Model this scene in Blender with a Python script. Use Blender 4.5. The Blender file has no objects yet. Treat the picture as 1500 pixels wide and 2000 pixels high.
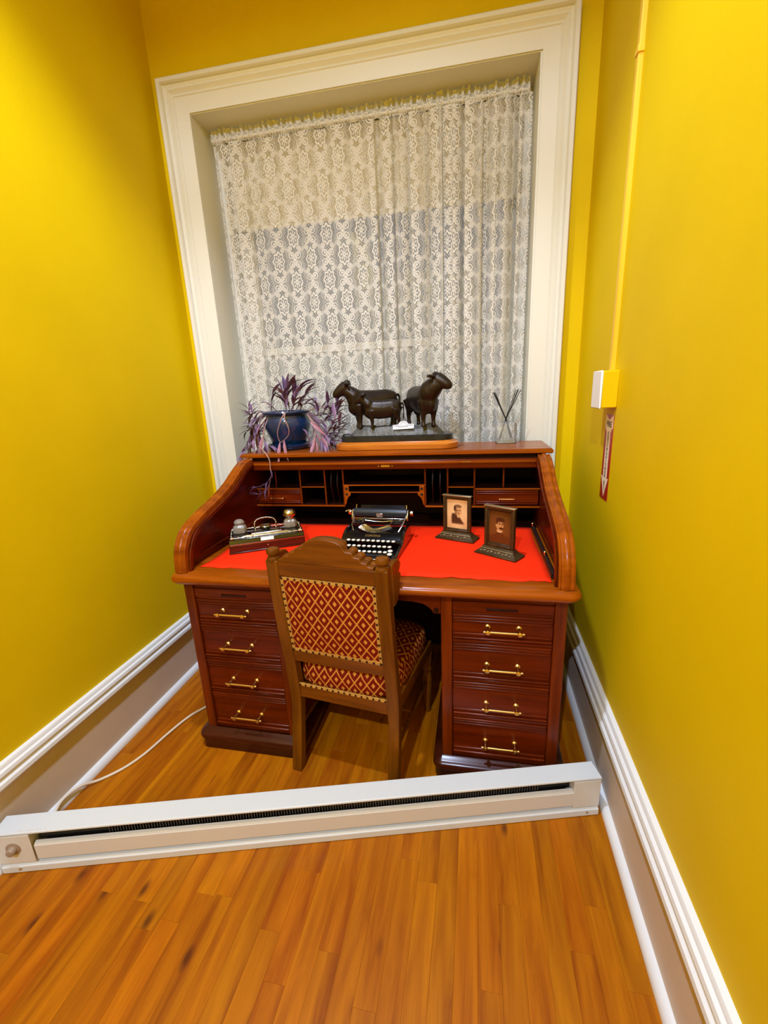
import bpy, bmesh, math, random
from mathutils import Vector, Matrix, Euler

# ------------------------------------------------------------------ camera
SC = bpy.context.scene
COL = SC.collection
F_PX = 840.02
CAM_LOC = Vector((.3879, -2.2154, 1.3702))
CAM_ROT = Euler((1.305, .0453, .2012), 'XYZ')
cam_data = bpy.data.cameras.new('camera')
cam_data.sensor_fit = 'HORIZONTAL'
cam_data.sensor_width = 36.0
cam_data.lens = F_PX * 36.0 / 1500.0
cam_data.clip_start = .02
cam = bpy.data.objects.new('camera', cam_data)
cam.location = CAM_LOC
cam.rotation_euler = CAM_ROT
COL.objects.link(cam)
SC.camera = cam

# ------------------------------------------------------------------ world, lamps, exposure
world = bpy.data.worlds.new('dusk')
SC.world = world
world.use_nodes = True
world.node_tree.nodes['Background'].inputs[0].default_value = (.20, .215, .235, 1)
world.node_tree.nodes['Background'].inputs[1].default_value = .55


def spot(name, loc, power, size_deg, blend, colour, radius=.05, aim=None):
    d = bpy.data.lights.new(name, 'SPOT')
    d.energy = power
    d.spot_size = math.radians(size_deg)
    d.spot_blend = blend
    d.color = colour
    d.shadow_soft_size = radius
    o = bpy.data.objects.new(name, d)
    o.location = loc
    if aim:
        o.rotation_euler = (Vector(aim) - Vector(loc)).to_track_quat('-Z', 'Y').to_euler()
    COL.objects.link(o)
    return o


LAMP = (.85, 1.0, 1.38)
spot('ceiling_lamp_alcove', (-.14, -1.42, 3.72), 262, 98, .5, LAMP)
spot('ceiling_lamp_hall', (-.15, -4.1, 3.72), 430, 161, .16, LAMP, .03)
SC.view_settings.view_transform = 'Standard'
SC.view_settings.look = 'None'
SC.view_settings.gamma = 1
SC.view_settings.use_curve_mapping = False
SC.view_settings.exposure = -.15

RND = random.Random(7)
PI = math.pi
R_CAM = CAM_ROT.to_matrix()


def at(u, v, Y):
    """the point of the vertical plane y = Y that pixel (u, v) of the 1500 x 2000 photograph looks at"""
    d = R_CAM @ Vector(((u - 750) / F_PX, -(v - 1000) / F_PX, -1))
    return CAM_LOC + d * ((Y - CAM_LOC.y) / d.y)


# ------------------------------------------------------------------ mesh helpers
class MB:
    def __init__(s):
        s.v = []
        s.f = []
        s.m = []
        s.cur = 0

    def add(s, v, f):
        b = len(s.v)
        s.v.extend([tuple(p) for p in v])
        s.f.extend([tuple(i + b for i in q) for q in f])
        s.m.extend([s.cur] * len(f))
        return s

    def box(s, x0, x1, y0, y1, z0, z1):
        return s.add([(x0, y0, z0), (x1, y0, z0), (x1, y1, z0), (x0, y1, z0), (x0, y0, z1), (x1, y0, z1), (x1, y1, z1), (x0, y1, z1)],
                     [(0, 3, 2, 1), (4, 5, 6, 7), (0, 1, 5, 4), (1, 2, 6, 5), (2, 3, 7, 6), (3, 0, 4, 7)])

    def prism(s, poly, axis, a, b):
        n = len(poly)

        def P(p, t):
            return {'x': (t, p[0], p[1]), 'y': (p[0], t, p[1]), 'z': (p[0], p[1], t)}[axis]
        v = [P(p, a) for p in poly] + [P(p, b) for p in poly]
        f = [tuple(range(n)), tuple(range(2 * n - 1, n - 1, -1))]
        f += [(i, (i + 1) % n, n + (i + 1) % n, n + i) for i in range(n)]
        return s.add(v, f)

    def tube(s, path, rads, n=10, sy=1.0, cap=True, up=(0, 0, 1)):
        pts = [Vector(p) for p in path]
        if not hasattr(rads, '__len__'):
            rads = [rads] * len(pts)
        v = []
        up = Vector(up)
        nx = None
        for i, p in enumerate(pts):
            t = (pts[min(i + 1, len(pts) - 1)] - pts[max(i - 1, 0)]).normalized()
            if nx is None:
                a = up if abs(t.dot(up)) < .95 else Vector((1, 0, 0))
                nx = t.cross(a).normalized()
            else:
                nx = (nx - t * nx.dot(t)).normalized()
            ny = t.cross(nx)
            for k in range(n):
                th = 2 * PI * k / n
                v.append(p + nx * math.cos(th) * rads[i] + ny * math.sin(th) * rads[i] * sy)
        f = []
        for i in range(len(pts) - 1):
            for k in range(n):
                f.append((i * n + k, i * n + (k + 1) % n, (i + 1) * n + (k + 1) % n, (i + 1) * n + k))
        if cap:
            f.append(tuple(range(n - 1, -1, -1)))
            f.append(tuple((len(pts) - 1) * n + k for k in range(n)))
        return s.add(v, f)

    def cyl(s, p0, p1, r0, r1=None, n=12):
        return s.tube([p0, p1], [r0, r0 if r1 is None else r1], n)

    def lathe(s, prof, n=20, c=(0, 0, 0), axis='z'):
        v = []
        for r, z in prof:
            for k in range(n):
                a = 2 * PI * k / n
                p = (r * math.cos(a), r * math.sin(a), z)
                if axis == 'x':
                    p = (p[2], p[0], p[1])
                elif axis == 'y':
                    p = (p[0], p[2], p[1])
                v.append((p[0] + c[0], p[1] + c[1], p[2] + c[2]))
        f = []
        for i in range(len(prof) - 1):
            for k in range(n):
                f.append((i * n + k, i * n + (k + 1) % n, (i + 1) * n + (k + 1) % n, (i + 1) * n + k))
        f.append(tuple(range(n - 1, -1, -1)))
        f.append(tuple((len(prof) - 1) * n + k for k in range(n)))
        return s.add(v, f)

    def ell(s, c, r, nu=12, nv=8, rot=None):
        v = []
        f = []
        M = Euler(rot).to_matrix() if rot else Matrix.Identity(3)
        c = Vector(c)
        for i in range(1, nv):
            ph = PI * i / nv
            for k in range(nu):
                th = 2 * PI * k / nu
                v.append(c + M @ Vector((r[0] * math.sin(ph) * math.cos(th), r[1] * math.sin(ph) * math.sin(th), r[2] * math.cos(ph))))
        for i in range(nv - 2):
            for k in range(nu):
                f.append((i * nu + k, i * nu + (k + 1) % nu, (i + 1) * nu + (k + 1) % nu, (i + 1) * nu + k))
        t = len(v)
        v.append(c + M @ Vector((0, 0, r[2])))
        v.append(c - M @ Vector((0, 0, r[2])))
        for k in range(nu):
            f.append((t, (k + 1) % nu, k))
            b = (nv - 2) * nu
            f.append((t + 1, b + k, b + (k + 1) % nu))
        return s.add(v, f)

    def sweep(s, path, sect):
        """path: list of (point, side, out) frames; sect: list of (a, b): point + side*a + out*b; closed section"""
        n = len(sect)
        v = [p + sd * a + o * b for p, sd, o in path for a, b in sect]
        f = []
        for i in range(len(path) - 1):
            for k in range(n):
                f.append((i * n + k, i * n + (k + 1) % n, (i + 1) * n + (k + 1) % n, (i + 1) * n + k))
        f.append(tuple(range(n)))
        f.append(tuple((len(path) - 1) * n + k for k in range(n)))
        return s.add(v, f)

    def mesh(s, name, mats, smooth=None, uv=None):
        me = bpy.data.meshes.new(name)
        me.from_pydata(s.v, [], s.f)
        for m in (mats if isinstance(mats, (list, tuple)) else [mats]):
            me.materials.append(m)
        for p, i in zip(me.polygons, s.m):
            p.material_index = i
        bm = bmesh.new()
        bm.from_mesh(me)
        bmesh.ops.recalc_face_normals(bm, faces=bm.faces)
        bm.to_mesh(me)
        bm.free()
        if smooth is not None:
            for p in me.polygons:
                p.use_smooth = True
            me.set_sharp_from_angle(angle=math.radians(smooth))
        me.update()
        return me

    def build(s, name, mats, parent=None, smooth=None, bevel=0, seg=2, loc=(0, 0, 0), rot=(0, 0, 0), label=None):
        o = bpy.data.objects.new(name, s.mesh(name, mats, smooth))
        COL.objects.link(o)
        o.location = loc
        o.rotation_euler = rot
        if parent:
            o.parent = parent
        if bevel:
            b = o.modifiers.new('bevel', 'BEVEL')
            b.width = bevel
            b.segments = seg
            b.limit_method = 'ANGLE'
            b.angle_limit = math.radians(40)
            b.harden_normals = False
            for p in o.data.polygons:
                p.use_smooth = True
            o.data.set_sharp_from_angle(angle=math.radians(35))
        if label:
            o['label'] = label
        return o


def tag(o, label, cat, group=None):
    o['label'] = label
    o['category'] = cat
    if group:
        o['group'] = group
    return o


def struct(o, label=None, cat=None):
    o['kind'] = 'structure'
    if label:
        o['label'] = label
    if cat:
        o['category'] = cat
    return o


def thing(name, label, cat, loc=(0, 0, 0), rz=0, group=None):
    o = bpy.data.objects.new(name, None)
    o.empty_display_size = .05
    COL.objects.link(o)
    o.location = loc
    o.rotation_euler = (0, 0, rz)
    return tag(o, label, cat, group)


def copy_part(src, parent, loc=None, name=None):
    o = src.copy()
    COL.objects.link(o)
    o.parent = parent
    if loc is not None:
        o.location = loc
    return o


def text_mesh(name, body, size, mat, parent=None, loc=(0, 0, 0), rot=(0, 0, 0), extrude=.0003, bold=0.0, spacing=1.0, sx=1.0):
    c = bpy.data.curves.new(name, 'FONT')
    c.body = body
    c.size = size
    c.extrude = extrude
    c.offset = bold
    c.space_character = spacing
    c.align_x = 'CENTER'
    c.align_y = 'CENTER'
    t = bpy.data.objects.new(name, c)
    COL.objects.link(t)
    dg = bpy.context.evaluated_depsgraph_get()
    me = bpy.data.meshes.new_from_object(t.evaluated_get(dg))
    bpy.data.objects.remove(t)
    me.materials.clear()
    me.materials.append(mat)
    o = bpy.data.objects.new(name, me)
    COL.objects.link(o)
    o.location = loc
    o.rotation_euler = rot
    o.scale = (sx, 1, 1)
    if parent:
        o.parent = parent
    return o


def catmull(pts, per=6):
    P = [Vector(p) for p in pts]
    out = []
    for i in range(len(P) - 1):
        a, b, c, d = P[max(i - 1, 0)], P[i], P[i + 1], P[min(i + 2, len(P) - 1)]
        for k in range(per):
            t = k / per
            out.append(.5 * ((2 * b) + (c - a) * t + (2 * a - 5 * b + 4 * c - d) * t * t + (3 * b - a - 3 * c + d) * t ** 3))
    out.append(P[-1])
    return out


# ------------------------------------------------------------------ material helpers
def lin(r, g, b):
    def f(c):
        c /= 255
        return c / 12.92 if c <= .04045 else ((c + .055) / 1.055) ** 2.4
    return (f(r), f(g), f(b), 1)


class X:
    """a value in a node tree, with arithmetic"""
    def __init__(s, nt, sock):
        s.nt = nt
        s.s = sock

    def op(s, o, *args, clamp=False):
        n = s.nt.nodes.new('ShaderNodeMath')
        n.operation = o
        n.use_clamp = clamp
        s.nt.links.new(s.s, n.inputs[0])
        for i, a in enumerate(args):
            if isinstance(a, X):
                s.nt.links.new(a.s, n.inputs[i + 1])
            else:
                n.inputs[i + 1].default_value = a
        return X(s.nt, n.outputs[0])

    def __add__(s, o): return s.op('ADD', o)
    def __sub__(s, o): return s.op('SUBTRACT', o)
    def __mul__(s, o): return s.op('MULTIPLY', o)
    def __truediv__(s, o): return s.op('DIVIDE', o)
    def lt(s, o): return s.op('LESS_THAN', o)
    def gt(s, o): return s.op('GREATER_THAN', o)
    def mx(s, o): return s.op('MAXIMUM', o)
    def mn(s, o): return s.op('MINIMUM', o)
    def ab(s): return s.op('ABSOLUTE')
    def cos(s): return s.op('COSINE')
    def sqrt(s): return s.op('SQRT')

    def wrap(s, p):
        return s.op('WRAP', p / 2, -p / 2)


def new_mat(name):
    m = bpy.data.materials.new(name)
    m.use_nodes = True
    nt = m.node_tree
    return m, nt, nt.nodes['Principled BSDF']


def plain(name, rgb, rough=.5, metal=0, spec=.5, coat=0, bump=0, bscale=40, vary=0, vscale=6, trans=0, ior=1.45):
    m, nt, b = new_mat(name)
    c = lin(*rgb)
    b.inputs['Base Color'].default_value = c
    b.inputs['Roughness'].default_value = rough
    b.inputs['Metallic'].default_value = metal
    b.inputs['Specular IOR Level'].default_value = spec
    b.inputs['Coat Weight'].default_value = coat
    b.inputs['Coat Roughness'].default_value = .12
    b.inputs['Transmission Weight'].default_value = trans
    b.inputs['IOR'].default_value = ior
    tc = nt.nodes.new('ShaderNodeTexCoord')
    if bump:
        n = nt.nodes.new('ShaderNodeTexNoise')
        n.inputs['Scale'].default_value = bscale
        n.inputs['Detail'].default_value = 4
        nt.links.new(tc.outputs['Object'], n.inputs['Vector'])
        bp = nt.nodes.new('ShaderNodeBump')
        bp.inputs['Strength'].default_value = bump
        bp.inputs['Distance'].default_value = .004
        nt.links.new(n.outputs['Fac'], bp.inputs['Height'])
        nt.links.new(bp.outputs['Normal'], b.inputs['Normal'])
    if vary:
        n = nt.nodes.new('ShaderNodeTexNoise')
        n.inputs['Scale'].default_value = vscale
        n.inputs['Detail'].default_value = 5
        nt.links.new(tc.outputs['Object'], n.inputs['Vector'])
        r = nt.nodes.new('ShaderNodeValToRGB')
        r.color_ramp.elements[0].position = .3
        r.color_ramp.elements[1].position = .7
        r.color_ramp.elements[0].color = (c[0] * (1 - vary), c[1] * (1 - vary), c[2] * (1 - vary), 1)
        r.color_ramp.elements[1].color = (min(1, c[0] * (1 + vary)), min(1, c[1] * (1 + vary)), min(1, c[2] * (1 + vary)), 1)
        nt.links.new(n.outputs['Fac'], r.inputs['Fac'])
        nt.links.new(r.outputs['Color'], b.inputs['Base Color'])
    return m


def wood(name, dark, light, grain='x', rough=.34, coat=.25, scale=1.0, rnd=0.0, knots=0.0, bump=.12):
    m, nt, b = new_mat(name)
    tc = nt.nodes.new('ShaderNodeTexCoord')
    mp = nt.nodes.new('ShaderNodeMapping')
    k = {'x': (2.2, 26, 26), 'y': (26, 2.2, 26), 'z': (26, 26, 2.2)}[grain]
    mp.inputs['Scale'].default_value = [v * scale for v in k]
    nt.links.new(tc.outputs['Object'], mp.inputs['Vector'])
    oi = nt.nodes.new('ShaderNodeObjectInfo')
    sc = nt.nodes.new('ShaderNodeVectorMath')
    sc.operation = 'ADD'
    cb = nt.nodes.new('ShaderNodeCombineXYZ')
    mu = nt.nodes.new('ShaderNodeMath')
    mu.operation = 'MULTIPLY'
    mu.inputs[1].default_value = 90
    nt.links.new(oi.outputs['Random'], mu.inputs[0])
    for i in range(3):
        nt.links.new(mu.outputs[0], cb.inputs[i])
    nt.links.new(mp.outputs[0], sc.inputs[0])
    nt.links.new(cb.outputs[0], sc.inputs[1])
    n1 = nt.nodes.new('ShaderNodeTexNoise')
    n1.inputs['Scale'].default_value = 1.0
    n1.inputs['Detail'].default_value = 7
    n1.inputs['Roughness'].default_value = .62
    n1.inputs['Distortion'].default_value = .5
    nt.links.new(sc.outputs[0], n1.inputs['Vector'])
    r = nt.nodes.new('ShaderNodeValToRGB')
    r.color_ramp.elements[0].position = .3
    r.color_ramp.elements[1].position = .72
    r.color_ramp.elements[0].color = lin(*dark)
    r.color_ramp.elements[1].color = lin(*light)
    nt.links.new(n1.outputs['Fac'], r.inputs['Fac'])
    out = r.outputs['Color']
    if rnd:
        hs = nt.nodes.new('ShaderNodeHueSaturation')
        mr = nt.nodes.new('ShaderNodeMapRange')
        mr.inputs['To Min'].default_value = 1 - rnd
        mr.inputs['To Max'].default_value = 1 + rnd
        nt.links.new(oi.outputs['Random'], mr.inputs['Value'])
        nt.links.new(mr.outputs[0], hs.inputs['Value'])
        mh = nt.nodes.new('ShaderNodeMath')
        mh.operation = 'MULTIPLY_ADD'
        mh.inputs[1].default_value = .008
        mh.inputs[2].default_value = .496
        fr = nt.nodes.new('ShaderNodeMath')
        fr.operation = 'FRACT'
        m7 = nt.nodes.new('ShaderNodeMath')
        m7.operation = 'MULTIPLY'
        m7.inputs[1].default_value = 7.31
        nt.links.new(oi.outputs['Random'], m7.inputs[0])
        nt.links.new(m7.outputs[0], fr.inputs[0])
        nt.links.new(fr.outputs[0], mh.inputs[0])
        nt.links.new(mh.outputs[0], hs.inputs['Hue'])
        nt.links.new(out, hs.inputs['Color'])
        out = hs.outputs['Color']
    if knots:
        mp2 = nt.nodes.new('ShaderNodeMapping')
        mp2.inputs['Scale'].default_value = (19, 8, 19)
        nt.links.new(tc.outputs['Object'], mp2.inputs['Vector'])
        s2 = nt.nodes.new('ShaderNodeVectorMath')
        s2.operation = 'ADD'
        nt.links.new(mp2.outputs[0], s2.inputs[0])
        nt.links.new(cb.outputs[0], s2.inputs[1])
        vo = nt.nodes.new('ShaderNodeTexVoronoi')
        vo.inputs['Scale'].default_value = .42
        nt.links.new(s2.outputs[0], vo.inputs['Vector'])
        r2 = nt.nodes.new('ShaderNodeValToRGB')
        r2.color_ramp.elements[0].position = .03
        r2.color_ramp.elements[1].position = .12
        r2.color_ramp.elements[0].color = (knots, knots, knots, 1)
        r2.color_ramp.elements[1].color = (0, 0, 0, 1)
        nt.links.new(vo.outputs['Distance'], r2.inputs['Fac'])
        mx = nt.nodes.new('ShaderNodeMix')
        mx.data_type = 'RGBA'
        nt.links.new(r2.outputs['Color'], mx.inputs['Factor'])
        nt.links.new(out, mx.inputs[6])
        mx.inputs[7].default_value = lin(70, 28, 8)
        out = mx.outputs[2]
    nt.links.new(out, b.inputs['Base Color'])
    b.inputs['Roughness'].default_value = rough
    b.inputs['Specular IOR Level'].default_value = .17
    b.inputs['Coat Weight'].default_value = coat
    b.inputs['Coat Roughness'].default_value = .18
    if bump:
        bp = nt.nodes.new('ShaderNodeBump')
        bp.inputs['Strength'].default_value = bump
        bp.inputs['Distance'].default_value = .002
        nt.links.new(n1.outputs['Fac'], bp.inputs['Height'])
        nt.links.new(bp.outputs['Normal'], b.inputs['Normal'])
    return m


def painted_attr(name, rough=.35, coat=.0):
    m, nt, b = new_mat(name)
    a = nt.nodes.new('ShaderNodeVertexColor')
    a.layer_name = 'print'
    nt.links.new(a.outputs['Color'], b.inputs['Base Color'])
    b.inputs['Roughness'].default_value = rough
    b.inputs['Coat Weight'].default_value = coat
    return m


M = {}
M['wall'] = plain('yellow_wall_paint', (222, 189, 0), .6, spec=.12, bump=.10, bscale=160, vary=.035, vscale=3)
M['ceiling'] = plain('ceiling_paint', (84, 79, 68), .8)
M['trim'] = plain('cream_trim_paint', (222, 219, 200), .38, bump=.06, bscale=50)
M['base'] = plain('white_baseboard_paint', (226, 226, 220), .36, bump=.08, bscale=60)
M['base_flat'] = plain('baseboard_board_paint', (206, 190, 168), .42, bump=.08, bscale=40, vary=.04)
M['subfloor'] = plain('dark_subfloor', (58, 28, 8), .8)
M['plank'] = wood('oak_plank', (134, 64, 0), (186, 110, 2), 'y', .42, .06, 1.0, .09, .8, .05)
M['desk'] = wood('mahogany', (68, 15, 0), (110, 36, 1), 'x', .32, .12)
M['desk_v'] = wood('mahogany_upright', (78, 24, 1), (124, 48, 4), 'z', .32, .12)
M['desk_d'] = wood('mahogany_lengthwise', (62, 15, 1), (98, 32, 3), 'y', .32, .12)
M['desk_top'] = wood('mahogany_top', (112, 44, 1), (168, 84, 8), 'x', .3, .2)
M['desk_in_shade'] = wood('mahogany_inside_shade', (26, 7, 2), (44, 13, 4), 'x', .5, .0)  # dark stain, deepened so the colour carries the shade of the desk interior
M['plinth'] = wood('mahogany_plinth', (44, 14, 4), (78, 28, 10), 'x', .3, .3)
M['oak_chair'] = wood('walnut_chair', (84, 44, 1), (130, 74, 6), 'z', .42, .08)
M['oak_chair_x'] = wood('walnut_chair_rail', (88, 44, 1), (134, 74, 6), 'x', .42, .08)
M['brass'] = plain('brass', (236, 204, 130), .22, 1)
M['dull_brass'] = plain('dull_brass', (172, 132, 60), .38, 1)
M['silver'] = plain('silver', (206, 198, 176), .2, 1, bump=.3, bscale=200)
M['nickel'] = plain('nickel', (205, 203, 196), .22, 1)
M['black_gloss'] = plain('black_enamel', (10, 10, 11), .14, coat=.6)
M['black_matt'] = plain('black_matt', (14, 14, 14), .5)
M['rubber'] = plain('platen_rubber', (38, 44, 50), .35)
M['key_white'] = plain('ivory_key', (236, 232, 216), .3, coat=.4)
M['red_cloth'] = plain('red_blotter_cloth', (250, 44, 0), .75, spec=.2, bump=.2, bscale=300, vary=.06, vscale=5)
M['heater'] = plain('heater_enamel', (206, 210, 206), .4)
M['heater_front'] = plain('heater_front_enamel', (208, 206, 196), .36)
M['fins'] = plain('heater_fins', (150, 150, 148), .35, 1)
M['cord'] = plain('cord_plastic', (222, 206, 176), .5)
M['blue'] = plain('blue_glaze', (16, 44, 84), .16, coat=.5, vary=.25, vscale=9)
M['soil'] = plain('soil', (44, 30, 22), .95, bump=.8, bscale=120)
M['bronze'] = plain('bronze', (46, 36, 27), .36, .55, bump=.15, bscale=80, vary=.25, vscale=14)
M['rock'] = plain('bronze_ground', (92, 90, 82), .5, .3, bump=1.0, bscale=70, vary=.35, vscale=40)
M['marble'] = plain('black_marble', (34, 37, 35), .22, vary=.4, vscale=30)
M['honey'] = wood('honey_base', (158, 82, 20), (214, 132, 46), 'x', .22, .5)
M['card'] = plain('white_card', (232, 234, 238), .5)
M['ink'] = plain('print_ink', (60, 62, 70), .6)
M['frame'] = plain('dark_frame', (70, 52, 24), .42, .35, vary=.3, vscale=40)
M['frame_silver'] = plain('frame_relief', (176, 160, 120), .38, .8)
M['white_plastic'] = plain('white_plastic', (238, 236, 228), .3)
M['raceway'] = plain('raceway_paint', (236, 190, 40), .4)
M['sign_red'] = plain('sign_red', (166, 22, 14), .4)
M['sign_white'] = plain('sign_white', (246, 226, 196), .5)
M['sign_ink'] = plain('sign_ink', (64, 38, 26), .6)
M['reed'] = plain('black_reed', (16, 14, 13), .6)
M['nail'] = plain('dark_nail', (60, 24, 12), .35, .7)
M['gimp'] = plain('gold_gimp', (196, 146, 62), .7, bump=.6, bscale=260)
M['shade'] = plain('cream_shade', (222, 210, 172), .7)
M['rod'] = plain('dark_rod', (36, 26, 20), .3)
M['box_wood'] = wood('rosewood_box', (44, 14, 8), (88, 34, 18), 'x', .2, .6)
M['ink_brown'] = plain('dried_ink', (120, 98, 72), .4)
M['knob'] = plain('beige_knob', (150, 128, 102), .4)
M['cloth_dark'] = plain('dark_velvet', (30, 10, 8), .9)


def glass(name, tint=(1, 1, 1, 1), rough=.0, ior=1.45):
    m, nt, b = new_mat(name)
    b.inputs['Base Color'].default_value = tint
    b.inputs['Roughness'].default_value = rough
    b.inputs['Transmission Weight'].default_value = 1
    b.inputs['IOR'].default_value = ior
    return m


M['glass'] = glass('clear_glass')
M['cut_glass'] = plain('cut_glass', (196, 182, 160), .18, trans=.55, ior=1.5, bump=.5, bscale=90)
M['oil'] = glass('diffuser_oil', (.97, .98, .93, 1), 0, 1.4)


def pane_mat(name, milk):
    """thin window glass: mostly clear, a little mirror; milk = share of frosting"""
    m, nt, b = new_mat(name)
    nt.nodes.remove(b)
    out = nt.nodes['Material Output']
    tr = nt.nodes.new('ShaderNodeBsdfTransparent')
    gl = nt.nodes.new('ShaderNodeBsdfGlossy')
    gl.inputs['Roughness'].default_value = .0
    mx = nt.nodes.new('ShaderNodeMixShader')
    fr = nt.nodes.new('ShaderNodeFresnel')
    fr.inputs['IOR'].default_value = 1.5
    nt.links.new(fr.outputs[0], mx.inputs[0])
    nt.links.new(tr.outputs[0], mx.inputs[1])
    nt.links.new(gl.outputs[0], mx.inputs[2])
    last = mx
    if milk:
        df = nt.nodes.new('ShaderNodeBsdfDiffuse')
        df.inputs['Color'].default_value = lin(214, 216, 208)
        m2 = nt.nodes.new('ShaderNodeMixShader')
        m2.inputs[0].default_value = milk
        nt.links.new(mx.outputs[0], m2.inputs[1])
        nt.links.new(df.outputs[0], m2.inputs[2])
        last = m2
    nt.links.new(last.outputs[0], out.inputs['Surface'])
    return m


M['pane'] = pane_mat('window_glass', 0)
M['pane_milk'] = pane_mat('frosted_window_glass', .3)


def lace_material():
    m, nt, b = new_mat('white_lace')
    nt.nodes.remove(b)
    out = nt.nodes['Material Output']
    uvn = nt.nodes.new('ShaderNodeUVMap')
    uvn.uv_map = 'cloth'
    sp = nt.nodes.new('ShaderNodeSeparateXYZ')
    nt.links.new(uvn.outputs[0], sp.inputs[0])
    u = X(nt, sp.outputs[0])
    v = X(nt, sp.outputs[1])
    PU, PV = .18, .205
    solid = None
    mid = None
    halo = None

    def join(a, b):
        return b if a is None else a.mx(b)
    for ou, ov in ((0, 0), (PU / 2, PV / 2)):
        x = (u - ou).wrap(PU)
        y = (v - ov).wrap(PV)
        # eight-lobed medallion
        px = x / .026
        py = y / .040
        r = (px * px + py * py).sqrt()
        th = py.op('ARCTAN2', px)
        lobe = (th * 8.0).cos()
        rr = r - lobe * .11
        ring = (rr - 1.0).ab().lt(.125)
        petal = (r - .50).ab().lt(.22) * lobe.gt(-.1)
        hub = (r - .2).ab().lt(.09)
        solid = join(solid, ring.mx(hub))
        mid = join(mid, petal * .85)
        halo = join(halo, rr.lt(1.75))
        # scrolls around the point half way to the next medallion
        xs = (u - (ou + PU / 2)).wrap(PU).ab()
        ys = y.ab()
        for cx, cy, rad in ((.0165, .021, .0135), (.023, .052, .009)):
            d = ((xs - cx) * (xs - cx) + (ys - cy) * (ys - cy)).sqrt()
            solid = join(solid, (d - rad).ab().lt(.0024))
            solid = join(solid, d.lt(.0048))
            halo = join(halo, d.lt(rad + .006))
        solid = join(solid, ((xs * xs + ys * ys).sqrt()).lt(.006))
        # ogee trellis of leafy bands
        half = ((y * (2 * PI / PV)).cos() + 1.0) * (PU / 4)
        dist = (x.ab() - half).ab()
        mid = join(mid, dist.lt(.0105) * .70)
    # fine net between the motifs
    nu = (u * (2 * PI / .0062)).cos()
    nv = (v * (2 * PI / .0068)).cos()
    net = (nu * nv).ab().lt(.33)
    dots = ((u * (2 * PI / .0135)).cos() * (v * (2 * PI / .015)).cos()).gt(.0)
    net = net * .20 + .38
    base = net * (halo * dots * -.62 + 1.0)
    alpha = base.mx(mid).mx(solid * .96)
    tr = nt.nodes.new('ShaderNodeBsdfTransparent')
    df = nt.nodes.new('ShaderNodeBsdfDiffuse')
    df.inputs['Color'].default_value = lin(228, 223, 208)
    tl = nt.nodes.new('ShaderNodeBsdfTranslucent')
    tl.inputs['Color'].default_value = lin(222, 216, 198)
    a = nt.nodes.new('ShaderNodeMixShader')
    a.inputs[0].default_value = .18
    nt.links.new(df.outputs[0], a.inputs[1])
    nt.links.new(tl.outputs[0], a.inputs[2])
    mx = nt.nodes.new('ShaderNodeMixShader')
    nt.links.new(alpha.s, mx.inputs[0])
    nt.links.new(tr.outputs[0], mx.inputs[1])
    nt.links.new(a.outputs[0], mx.inputs[2])
    nt.links.new(mx.outputs[0], out.inputs['Surface'])
    return m


M['lace'] = lace_material()


def upholstery_material(name, axis):
    """rust red fabric, gold trellis of lozenges with a small gold lozenge in each; axis: the two object axes of the cloth"""
    m, nt, b = new_mat(name)
    tc = nt.nodes.new('ShaderNodeTexCoord')
    sp = nt.nodes.new('ShaderNodeSeparateXYZ')
    nt.links.new(tc.outputs['Object'], sp.inputs[0])
    a = X(nt, sp.outputs[axis[0]])
    c = X(nt, sp.outputs[axis[1]])
    W, H = .047, .066
    p = (a / W + c / H)
    q = (a / W - c / H)
    fp = p.wrap(1.0).ab()
    fq = q.wrap(1.0).ab()
    line = fp.lt(.062).mx(fq.lt(.062))
    mp = (p + .5).wrap(1.0).ab()
    mq = (q + .5).wrap(1.0).ab()
    dot = mp.lt(.155) * mq.lt(.155)
    g = line.mx(dot)
    no = nt.nodes.new('ShaderNodeTexNoise')
    no.inputs['Scale'].default_value = 220
    nt.links.new(tc.outputs['Object'], no.inputs['Vector'])
    mx = nt.nodes.new('ShaderNodeMix')
    mx.data_type = 'RGBA'
    nt.links.new(g.s, mx.inputs['Factor'])
    mx.inputs[6].default_value = lin(114, 20, 0)
    mx.inputs[7].default_value = lin(206, 140, 52)
    hs = nt.nodes.new('ShaderNodeHueSaturation')
    mr = nt.nodes.new('ShaderNodeMapRange')
    mr.inputs['To Min'].default_value = .75
    mr.inputs['To Max'].default_value = 1.25
    nt.links.new(no.outputs['Fac'], mr.inputs['Value'])
    nt.links.new(mr.outputs[0], hs.inputs['Value'])
    nt.links.new(mx.outputs[2], hs.inputs['Color'])
    nt.links.new(hs.outputs['Color'], b.inputs['Base Color'])
    b.inputs['Roughness'].default_value = .8
    b.inputs['Specular IOR Level'].default_value = .15
    bp = nt.nodes.new('ShaderNodeBump')
    bp.inputs['Strength'].default_value = .35
    bp.inputs['Distance'].default_value = .002
    nt.links.new(g.s, bp.inputs['Height'])
    nt.links.new(bp.outputs['Normal'], b.inputs['Normal'])
    return m


M['uph_side'] = upholstery_material('rust_lozenge_side_fabric', (1, 2))
M['uph'] = upholstery_material('rust_lozenge_fabric', (0, 2))
M['uph_seat'] = upholstery_material('rust_lozenge_seat_fabric', (0, 1))


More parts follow.
